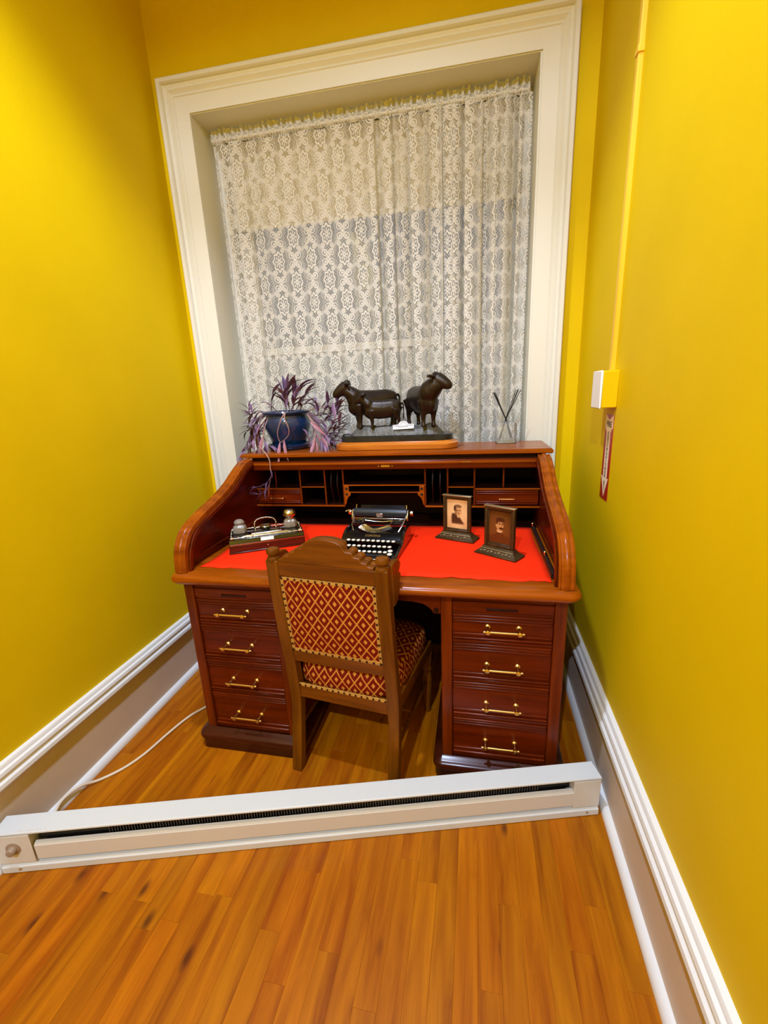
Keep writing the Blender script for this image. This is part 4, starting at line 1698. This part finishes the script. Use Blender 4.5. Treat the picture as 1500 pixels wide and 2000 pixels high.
def beast(name, label, loc, heading, H, head_turn=0, head_up=0.0, bull=False, thin=1.0):
    """one continuous body: overlapping tubes and ellipsoids fused by a voxel remesh; H = height at the withers"""
    b = MB()
    d = thin
    tr = [(-.64, .78, .12), (-.56, .74, .24), (-.40, .70, .295), (-.15, .655, .325), (.12, .645, .335), (.32, .665, .325), (.46, .69, .28), (.56, .71, .20)]
    b.tube([(x, 0, z) for x, z, r in tr], [r for x, z, r in tr], 18, 1.0, True, (0, 1, 0))
    for i in range(len(b.v)):
        x, y, z = b.v[i]
        b.v[i] = (x, y * .82 * d, z)
    b.ell((.42, 0, .62), (.24, .23 * d, .32), 14, 10)
    b.ell((.50, 0, .76), (.20, .20 * d, .22), 14, 10)
    b.ell((.56, 0, .55), (.12, .12 * d, .17), 12, 8)                  # brisket
    b.ell((-.50, 0, .82), (.17, .19 * d, .13), 12, 8)                 # hips
    b.ell((.34, 0, .88), (.24, .11 * d, .11), 12, 8)                  # withers
    ct, st = math.cos(head_turn), math.sin(head_turn)

    def hd(x, y, z):                                                  # neck and head turn about the shoulder
        dx = x - .50
        return (.50 + dx * ct - y * st, dx * st + y * ct, z + head_up * max(0, dx))
    nk = .25 if bull else .205
    b.tube([hd(.36, 0, .76), hd(.50, 0, .84), hd(.62, 0, .95), hd(.72, 0, 1.03)], [nk - .03, nk + .005, nk - .025, nk - .06], 14)
    b.tube([hd(.62, 0, 1.10), hd(.73, 0, 1.09), hd(.84, 0, 1.03), hd(.94, 0, .965), hd(1.00, 0, .93)], [.135, .17, .15, .125, .10], 12)
    b.ell(hd(.97, 0, .94), (.10, .11, .092), 10, 8)                  # muzzle
    b.ell(hd(.66, 0, 1.20), (.09, .095, .08), 10, 8)                  # poll
    for s in (-1, 1):
        b.tube([hd(.68, s * .10, 1.13), hd(.65, s * .24, 1.17), hd(.635, s * .36, 1.17), hd(.63, s * .42, 1.15)], [.04, .075, .07, .03], 8, .6)
        # legs
        y = s * .135 * d
        b.tube([(.40, y, .62), (.41, y, .46), (.40, y, .32), (.395, y, .28), (.39, y, .14), (.40, y, .06), (.41, y, 0)], [.15, .112, .076, .072, .05, .06, .07], 10)
        b.tube([(-.48, y, .66), (-.44, y, .50), (-.50, y, .38), (-.57, y, .30), (-.555, y, .16), (-.545, y, .06), (-.53, y, 0)], [.19, .15, .098, .07, .05, .06, .07], 10)
    b.tube([(-.68, 0, .86), (-.74, 0, .78), (-.745, 0, .55), (-.735, 0, .38), (-.73, 0, .22)], [.04, .034, .025, .034, .018], 8)
    if bull:
        b.ell((-.18, 0, .40), (.16, .07, .08), 10, 8)
        b.ell((-.36, 0, .36), (.07, .07, .10), 10, 8)
    else:
        b.ell((-.30, 0, .43), (.14, .11, .09), 10, 8)
    for i in range(len(b.v)):
        x, y, z = b.v[i]
        b.v[i] = (x * H, y * H, z * H)
    o = b.build(name, M['bronze'], sc, loc=loc, rot=(0, 0, heading), label=label)
    m = o.modifiers.new('fuse', 'REMESH')
    m.mode = 'VOXEL'
    m.voxel_size = .0185 * H
    m.use_smooth_shade = True
    s_ = o.modifiers.new('smooth', 'SMOOTH')
    s_.factor = .6
    s_.iterations = 9
    return o


beast('cow', 'bronze cow standing behind the calf', (-.108, .012, .095), math.radians(206), .176, math.radians(-14), -.10)
beast('calf', 'small bronze calf in front of the cow', (-.052, -.040, .096), math.radians(190), .128, math.radians(-10), -.05, thin=.85)
beast('bull', 'bronze bull with its head turned to the window side', (.122, .002, .096), math.radians(-60), .182, math.radians(42), .02, True)

card = thing('info_card', 'small white card with an arch emblem leaning on the sculpture base', 'card', (.072, -.262, ZT2 + .0895), 0)
cpoly = [(-.048, 0), (.048, 0), (.048, .020), (.022, .022)] + [(.022 * math.cos(PI * k / 8), .022 + .014 * math.sin(PI * k / 8)) for k in range(1, 8)] + [(-.022, .022), (-.048, .020)]
lean = math.radians(-14)
MB().prism(cpoly, 'y', -.0005, .0005).build('card_board', M['card'], card, rot=(lean, math.radians(-2), 0))
q = MB()
for rad in (.019, .014):
    q.tube([(rad * math.cos(PI * k / 10), -.0008, .017 + .8 * rad * math.sin(PI * k / 10)) for k in range(11)], .0006, 5)
q.box(-.043, .043, -.001, -.0006, .0135, .0148).box(-.043, -.020, -.001, -.0006, .0165, .0175).box(.020, .043, -.001, -.0006, .0165, .0175)
for k in range(7):
    q.box(-.022 + k * .0064, -.0185 + k * .0064, -.001, -.0006, .008, .0115)
q.build('printed_emblem', M['ink'], card, rot=(lean, math.radians(-2), 0))

# reed diffuser
df = thing('reed_diffuser', 'square clear glass reed diffuser bottle at the end of the desk top', 'diffuser', (.530, -.102, ZT2))
M['thin_glass'] = pane_mat('bottle_glass', .16)
b = MB()
hx, hz = .046, .094
ringo = rounded_rect(hx, hx, .008, 3)
for z, k in ((0, .96), (.003, 1), (hz - .004, 1), (hz, .95)):
    b.v += [(x * k, y * k, z) for x, y in ringo]
m_ = len(ringo)
for j in range(3):
    for k in range(m_):
        b.f.append((j * m_ + k, j * m_ + (k + 1) % m_, (j + 1) * m_ + (k + 1) % m_, (j + 1) * m_ + k))
b.f.append(tuple(range(m_ - 1, -1, -1)))
ringi = rounded_rect(.014, .014, .0135, 3)
bi = len(b.v)
b.v += [(x, y, hz) for x, y in ringi]
for k in range(m_):
    b.f.append((3 * m_ + k, 3 * m_ + (k + 1) % m_, bi + (k + 1) % m_, bi + k))
b.m = [0] * len(b.f)
b.build('glass_bottle', M['thin_glass'], df, smooth=30)
MB().prism(rounded_rect(.040, .040, .006, 2), 'z', .002, .014).build('glass_bottom', M['oil'], df, smooth=30)
MB().prism(rounded_rect(.0395, .0395, .006, 2), 'z', .0145, .018).build('scented_oil', M['oil'], df, smooth=30)
MB().lathe([(.0135, hz - .002), (.017, hz - .001), (.0175, hz + .003), (.0145, hz + .005), (.0125, hz + .004)], 18).build('neck', M['thin_glass'], df, smooth=40)
for i, (tx, ty, bx_, by_, l) in enumerate(((-.060, .0, .026, .004, 0), (-.056, .010, .030, -.006, 0), (-.052, -.010, .022, .012, 0), (.040, .0, -.026, .008, 1), (.052, .012, -.030, 0, 1), (.061, -.008, -.024, -.008, 1), (.047, -.014, -.028, .014, 1))):
    p1 = Vector((.530 + tx, -.102 + ty, ZT2 + .230 + (.008 if l else 0)))
    p0 = Vector((.530 + bx_, -.102 + by_, ZT2 + .0195))
    mid = Vector((.530 + (.004 if not l else -.004) * (1 if i % 2 else .4), -.102, ZT2 + hz + .008))
    o = MB().tube([p0 - p0, mid - p0, p1 - p0], .0017, 7).build('diffuser_reed', M['reed'], None, smooth=40, loc=p0)
    place = {.040: 'innermost', .047: 'second from the sculpture', .052: 'third from the sculpture', .061: 'outermost'}
    tag(o, 'thin black diffuser reed leaning to the right wall, ' + place[tx] + ' of its fan' if l else 'thin black reed of the tight bunch leaning toward the sculpture', 'reed', 'fanned diffuser reeds' if l else 'bunched diffuser reeds')

# ------------------------------------------------------------------ potted purple plant
PX, PYY = -.535, -.150
pot = thing('potted_plant', 'trailing purple plant in a dark blue glazed pot on the desk top', 'plant', (PX, PYY, ZT2))
MB().lathe([(.070, 0), (.098, .002), (.106, .010), (.110, .024), (.106, .026), (.098, .012), (.07, .008)], 36).build('saucer', M['blue'], pot, smooth=40)
MB().lathe([(.06, .010), (.074, .012), (.084, .030), (.100, .070), (.112, .105), (.115, .125), (.110, .148), (.103, .160), (.104, .166), (.114, .172), (.119, .180), (.117, .187), (.109, .188), (.102, .180),
            (.098, .160)], 40).build('pot', M['blue'], pot, smooth=40)
MB().lathe([(.02, .160), (.099, .160), (.098, .170), (.05, .176), (.005, .178)], 24).build('soil', M['soil'], pot, smooth=60)


def leaf_mesh(name, bend, mat):
    b = MB()
    n = 7
    ws = [.026, .084, .118, .118, .094, .055, .004]
    for i in range(n):
        t = i / (n - 1)
        x = t * math.cos(bend * t * .5)
        z = -t * math.sin(bend * t * .5)
        w = ws[i]
        b.v += [(x, -w, z + w * .45), (x, 0, z), (x, w, z + w * .45)]
    for i in range(n - 1):
        a = i * 3
        b.f += [(a, a + 1, a + 4, a + 3), (a + 1, a + 2, a + 5, a + 4)]
        b.m += [0, 0]
    me = b.mesh(name, mat)
    for p in me.polygons:
        p.use_smooth = True
    return me


LEAF = [leaf_mesh('leaf', k, M['leaf']) for k in (.3, .7, 1.1)]
LEAFP = [leaf_mesh('leaf', k, M['leaf_pink']) for k in (.2, .6)]
prr = random.Random(21)
POT0 = Vector((PX, PYY, ZT2))
n_leaf = 0


def leaf(parent, pos, direc, L, up=Vector((0, 0, 1)), pink=False, slim=1.0):
    global n_leaf
    o = bpy.data.objects.new('leaf', prr.choice(LEAFP if pink else LEAF))
    COL.objects.link(o)
    x = direc.normalized()
    y = up.cross(x)
    if y.length < .05:
        y = Vector((0, 1, 0)).cross(x)
    y.normalize()
    z = x.cross(y)
    mt = Matrix((x, y, z)).transposed()
    o.rotation_euler = mt.to_euler()
    o.location = pos
    o.scale = (L, L * slim, L * slim)
    o.parent = parent
    n_leaf += 1


def stem(pts, n, L, first=.25, spread=.6, thick=.0026, pale=False, pink=False, tip=True, away=None):
    """pts: (u, v, Y) of the photograph at a depth Y; leaves alternate along the stem"""
    n = int(n * 1.25 + .5) if n > 3 else n
    L *= 1.12 if n > 3 else 1
    P = catmull([at(*p) - POT0 for p in pts], 5)
    r0 = [thick * (1 - .5 * i / (len(P) - 1)) for i in range(len(P))]
    so_ = MB().tube(P, r0, 6).build('stem', M['stem' if pale else 'stem_dark'], pot, smooth=50)
    ph = prr.uniform(0, 6.28)
    for k in range(n):
        t = first + (1 - first) * k / max(1, n - 1) if n > 1 else 1
        f = t * (len(P) - 1)
        i = min(int(f), len(P) - 2)
        p = P[i].lerp(P[i + 1], f - i)
        tg = (P[min(i + 1, len(P) - 1)] - P[max(i - 1, 0)]).normalized()
        a = tg.cross(Vector((0, 0, 1)))
        if a.length < .2:
            a = Vector((1, 0, 0))
        a.normalize()
        c = tg.cross(a)
        ang = ph + k * 2.5
        side = a * math.cos(ang) + c * math.sin(ang) * .7
        sp = spread * (.75 if k == n - 1 else 1) * prr.uniform(.7, 1.25)
        if k == n - 1 and tip:
            sp = .12
        d = tg * math.cos(sp) + side * math.sin(sp)
        leaf(so_, p, d, L * prr.uniform(.75, 1.15) * (.85 if k == n - 1 else 1), pink=pink and prr.random() < .7)
    return so_


Yc = PYY
# upright crown
stem([(566, 800, Yc), (560, 775, Yc), (566, 754, Yc - .01)], 6, .092, .15, .42)
stem([(572, 800, Yc), (578, 770, Yc), (590, 754, Yc)], 6, .092, .15, .42)
stem([(560, 802, Yc - .02), (556, 785, Yc - .03), (551, 768, Yc - .03)], 5, .085, .2, .45)
stem([(578, 800, Yc + .02), (592, 780, Yc + .02), (602, 764, Yc + .02)], 5, .085, .2, .45)
stem([(530, 802, Yc), (531, 778, Yc), (535, 765, Yc)], 4, .075, .35, .45)
stem([(568, 803, Yc - .03), (574, 788, Yc - .05), (577, 772, Yc - .05)], 5, .08, .25, .45)
stem([(585, 802, Yc), (592, 790, Yc - .02), (606, 787, Yc - .02)], 4, .065, .3, .5)
stem([(540, 803, Yc - .02), (533, 795, Yc - .04), (522, 788, Yc - .04)], 3, .06, .4, .5)
# by the window jamb, arching over the rim and up again
stem([(525, 806, Yc - .03), (505, 806, Yc - .04), (495, 818, Yc - .05), (492, 806, Yc - .05)], 7, .06, .3)
stem([(524, 806, Yc - .05), (506, 818, Yc - .07), (496, 836, Yc - .08), (488, 832, Yc - .08)], 7, .058, .3)
stem([(527, 808, Yc - .06), (510, 830, Yc - .09), (500, 856, Yc - .10), (490, 868, Yc - .11)], 7, .06, .3, pale=True)
stem([(522, 806, Yc), (508, 812, Yc - .01), (500, 830, Yc - .02), (484, 842, Yc - .02)], 6, .055, .3)
stem([(527, 808, Yc - .07), (516, 838, Yc - .11), (512, 862, Yc - .13), (503, 880, Yc - .15)], 5, .075, .55, .35, pale=True, pink=True)
stem([(526, 808, Yc - .05), (514, 836, Yc - .09), (518, 866, Yc - .11), (530, 872, Yc - .12)], 5, .06, .5, .5)
stem([(523, 806, Yc - .02), (500, 822, Yc - .05), (486, 860, Yc - .07), (476, 880, Yc - .08)], 6, .06, .4, .5)
# runner over the shelf edge into the pigeonholes
stem([(505, 872, Yc - .12), (516, 882, -.352), (526, 898, -.372), (528, 916, -.376), (531, 927, -.378)], 2, .03, .8, .5, .0034, pale=True)
stem([(531, 927, -.378), (522, 942, -.380), (508, 950, -.385), (492, 952, -.39)], 5, .06, .3, .5, .0016, tip=True)
stem([(530, 928, -.378), (524, 950, -.384), (510, 964, -.39), (486, 966, -.395)], 5, .062, .35, .45, .0016)
stem([(530, 928, -.378), (527, 945, -.38), (524, 958, -.382)], 2, .055, .6, .2, .0016, pink=True)
# looped runner down the front of the pot
stem([(556, 806, -.262), (548, 822, -.280), (542, 845, -.272), (545, 860, -.262), (549, 864, -.262)], 1, .02, .95, .3, .0026, pale=True)
lo = stem([(557, 806, -.262), (556, 818, -.282), (564, 838, -.282), (562, 852, -.272), (549, 864, -.264)], 1, .02, .4, .5, .0030, pale=True)
for (u0, v0, u1, v1) in ((547, 864, 543, 908), (555, 860, 558, 898)):
    p0 = at(u0, v0, -.270) - POT0
    p1 = at(u1, v1, -.362) - POT0
    leaf(lo, p0, p1 - p0, (p1 - p0).length, Vector((0, -1, 0)), True, .55)
# toward the sculpture
stem([(598, 803, Yc), (618, 798, Yc - .02), (632, 795, Yc - .02)], 4, .05, .4, .7, .003, pale=True)
rs_ = stem([(600, 806, Yc - .03), (616, 822, Yc - .06), (632, 850, Yc - .08), (646, 836, Yc - .08), (656, 812, Yc - .07), (662, 796, Yc - .06)], 11, .066, .35, .55)
p0, p1 = at(606, 824, Yc - .09) - POT0, at(636, 850, Yc - .11) - POT0
leaf(rs_, p0, p1 - p0, (p1 - p0).length * 1.05, Vector((0, -1, .4)), True, .7)
stem([(600, 806, Yc), (622, 830, Yc - .02), (640, 852, Yc - .03), (656, 838, Yc - .03), (668, 826, Yc - .03)], 9, .058, .35, .6)
stem([(600, 806, Yc - .02), (614, 812, Yc - .03), (622, 806, Yc - .03), (618, 788, Yc - .02)], 6, .052, .3, .6)
stem([(602, 808, Yc - .02), (625, 826, Yc - .04), (640, 815, Yc - .04), (646, 800, Yc - .04)], 8, .058, .3, .6)
stem([(600, 808, Yc - .04), (614, 834, Yc - .08), (616, 858, Yc - .11), (612, 872, Yc - .13)], 5, .066, .5, .4, pale=True, pink=True)
stem([(602, 808, Yc - .03), (622, 840, Yc - .07), (630, 862, Yc - .10), (636, 874, Yc - .12)], 5, .062, .5, .4, pale=True, pink=True)
stem([(602, 808, Yc), (628, 846, Yc - .03), (646, 866, Yc - .05), (654, 872, Yc - .05)], 5, .06, .5, .5)
stem([(602, 808, Yc), (630, 835, Yc), (648, 858, Yc), (660, 846, Yc), (671, 834, Yc)], 7, .05, .4, .6)

for (pts, n, L_) in (
        ([(524, 806, Yc + .01), (502, 803, Yc), (488, 812, Yc), (486, 796, Yc)], 6, .066), ([(524, 807, Yc - .04), (508, 824, Yc - .06), (503, 846, Yc - .07), (512, 840, Yc - .08)], 6, .06),
        ([(523, 806, Yc - .02), (498, 830, Yc - .04), (494, 852, Yc - .05), (505, 846, Yc - .06)], 6, .06), ([(526, 808, Yc - .06), (504, 842, Yc - .10), (488, 872, Yc - .14), (474, 886, Yc - .17)], 6, .06),
        ([(602, 806, Yc - .01), (628, 822, Yc - .02), (650, 806, Yc - .02), (660, 784, Yc - .02)], 9, .068), ([(602, 806, Yc - .01), (626, 840, Yc - .05), (648, 846, Yc - .06), (664, 824, Yc - .06)], 9, .066),
        ([(602, 808, Yc - .02), (632, 852, Yc - .06), (652, 862, Yc - .07), (672, 852, Yc - .07)], 7, .06), ([(600, 804, Yc), (624, 812, Yc), (636, 800, Yc), (644, 778, Yc)], 7, .06),
        ([(602, 808, Yc - .03), (612, 840, Yc - .07), (606, 862, Yc - .1), (600, 850, Yc - .1)], 4, .05)):
    stem(pts, n, L_, .3, .55)

# ------------------------------------------------------------------ electric baseboard heater across the alcove
hdir = math.atan2(.501, 1.83)
L = 1.885
ht = thing('baseboard_heater', 'long white electric baseboard heater lying across the alcove floor', 'heater', (.800, -1.000, 0), hdir)
# local x runs from the left wall (-L) to the right wall (0), y away from the camera
D = .066
MB().box(-L, 0, D - .003, D, 0, .150).build('back_plate', M['heater'], ht)
MB().prism([(0, .002), (0, .024), (.006, .030), (.016, .031), (.016, .002)], 'x', -L, 0).build('bottom_flange', M['heater'], ht, bevel=.0015)
MB().prism([(.001, .146), (.001, .151), (.003, .153), (D, .153), (D, .149), (.006, .149), (.004, .148), (.004, .146)], 'x', -L, .0).build('top_cover', M['heater'], ht, bevel=.001)
MB().prism([(.002, .046), (.002, .098), (.007, .104), (.016, .106), (.016, .103), (.008, .101), (.005, .096), (.005, .048), (.014, .041), (.012, .039)], 'x', -L + .112, -.088).build('front_panel', M['heater_front'], ht, bevel=.001)
for a, c, nm in ((-.088, 0, 'end_cap'), (-L, -L + .105, 'end_cap')):
    MB().prism([(.002, .036), (.002, .141), (D - .004, .148), (D - .004, .004), (.014, .004), (.014, .030)], 'x', a, c).build(nm, M['heater_front'], ht, bevel=.002)
for x in (-.040, -L + .055):
    MB().lathe([(.0045, 0), (.0045, -.002), (.003, -.0035), (.001, -.004)], 10, (x, -.0003, .018), 'y').build('screw', M['nickel'], ht, smooth=40)
MB().lathe([(.022, .001), (.022, -.001), (.019, -.0015), (.013, -.003), (.012, -.014), (.0105, -.017), (.002, -.018)], 22, (-L + .052, .002, .094), 'y').build('thermostat_knob', M['knob'], ht, smooth=40)
MB().cyl((-L + .11, .040, .100), (-.09, .040, .100), .011, n=14).build('heating_element', M['black_matt'], ht, smooth=40)
q = MB()
x = -L + .33
while x < -.20:
    q.box(x, x + .0012, .018, .060, .070, .130)
    x += .0085
fo_ = q.build('fins', M['fins'], ht)
fo_['kind'] = 'stuff'
MB().box(-L + .105, -.088, D - .010, D - .004, .030, .146).build('dark_liner', M['black_matt'], ht)
MB().box(-L + .105, -.088, .020, D - .004, .028, .034).build('dark_liner', M['black_matt'], ht)
q = MB()
for k, w in enumerate((.010, .006, .012, .007, .009, .005, .008)):
    q.box(-L + .075 + k * .013, -L + .075 + k * .013 + w, .006, .0075, .1528, .1533)
    q.box(-L + .078 + k * .012, -L + .078 + k * .012 + w * .8, .0095, .0105, .1528, .1533)
q.build('faint_print', M['base_flat'], ht)

# appliance cord on the floor
P = catmull([(-.745, -.54, .006), (-.785, -.64, .006), (-.825, -.727, .006), (-.865, -.80, .006), (-.892, -.903, .006), (-.914, -1.02, .006), (-.948, -1.099, .006), (-.998, -1.160, .007), (-1.022, -1.215, .032),
             (-1.030, -1.285, .036), (-1.012, -1.345, .008), (-.985, -1.385, .006)], 6)
o = MB().tube([p - Vector((-.745, -.54, 0)) for p in P], .0052, 8).build('power_cord', M['cord'], None, smooth=50, loc=(-.745, -.54, 0))
tag(o, 'beige power cord running along the floor beside the left baseboard', 'cord')

# ------------------------------------------------------------------ on the right wall
WX = XR - .0085 * .55
bx_ = thing('switch_box', 'yellow painted surface box with a white cover on the right wall', 'switch box', (WX, -.560, 1.354))
MB().box(-.050, -.0002, -.053, .050, -.060, .060).build('box_body', M['wall'], bx_, bevel=.003)
MB().box(-.057, -.0495, -.055, .052, -.062, .062).build('cover_plate', M['white_plastic'], bx_, bevel=.0045, label='plain white cover plate')
rw = thing('wire_raceway', 'thin yellow wire raceway running up the right wall to the ceiling', 'raceway', (WX, -.540, 1.414))
MB().box(-.014, .003, -.012, .010, 0, CEIL - 1.414 - .002).build('channel', M['raceway'], rw, bevel=.003)
MB().box(-.017, .003, -.016, .014, .872, .890).build('clip', M['raceway'], rw, bevel=.002)
sg = thing('extinguisher_sign', 'narrow red sign with a white FIRE EXTINGUISHER arrow below the switch box', 'sign', (WX - .0012, -.553, 1.119))
sg.rotation_euler = (PI / 2, 0, -PI / 2)
W2 = .046
plate = MB().prism([(-W2, -.152), (W2, -.152), (W2, .150), (-W2, .150)], 'z', -.001, .0008).build('plate', M['sign_red'], sg)
arrow = [(0, -.142), (.041, -.070), (.022, -.076), (.022, .088), (.043, .106), (.043, .150), (0, .130), (-.043, .150), (-.043, .106), (-.022, .088), (-.022, -.076), (-.041, -.070)]
ar = MB().prism(arrow, 'z', .0008, .0013).build('arrow', M['sign_white'], plate)
MB().prism([(-.005, -.085), (.005, -.085), (.001, -.122), (-.001, -.122)], 'z', .0013, .0016).build('arrow_slit', M['sign_ink'], plate)
text_mesh('lettering', 'FIRE', .028, M['sign_ink'], plate, (0, .116, .0015), extrude=.0002, bold=.0006, sx=1.15)
for k, c in enumerate('EXTINGUISHER'):
    text_mesh('lettering', c, .0165, M['sign_ink'], plate, (0, .084 - k * .0138, .0015), extrude=.0002, bold=.0004, sx=1.5)
print('planks', n_pl, 'leaves', n_leaf)
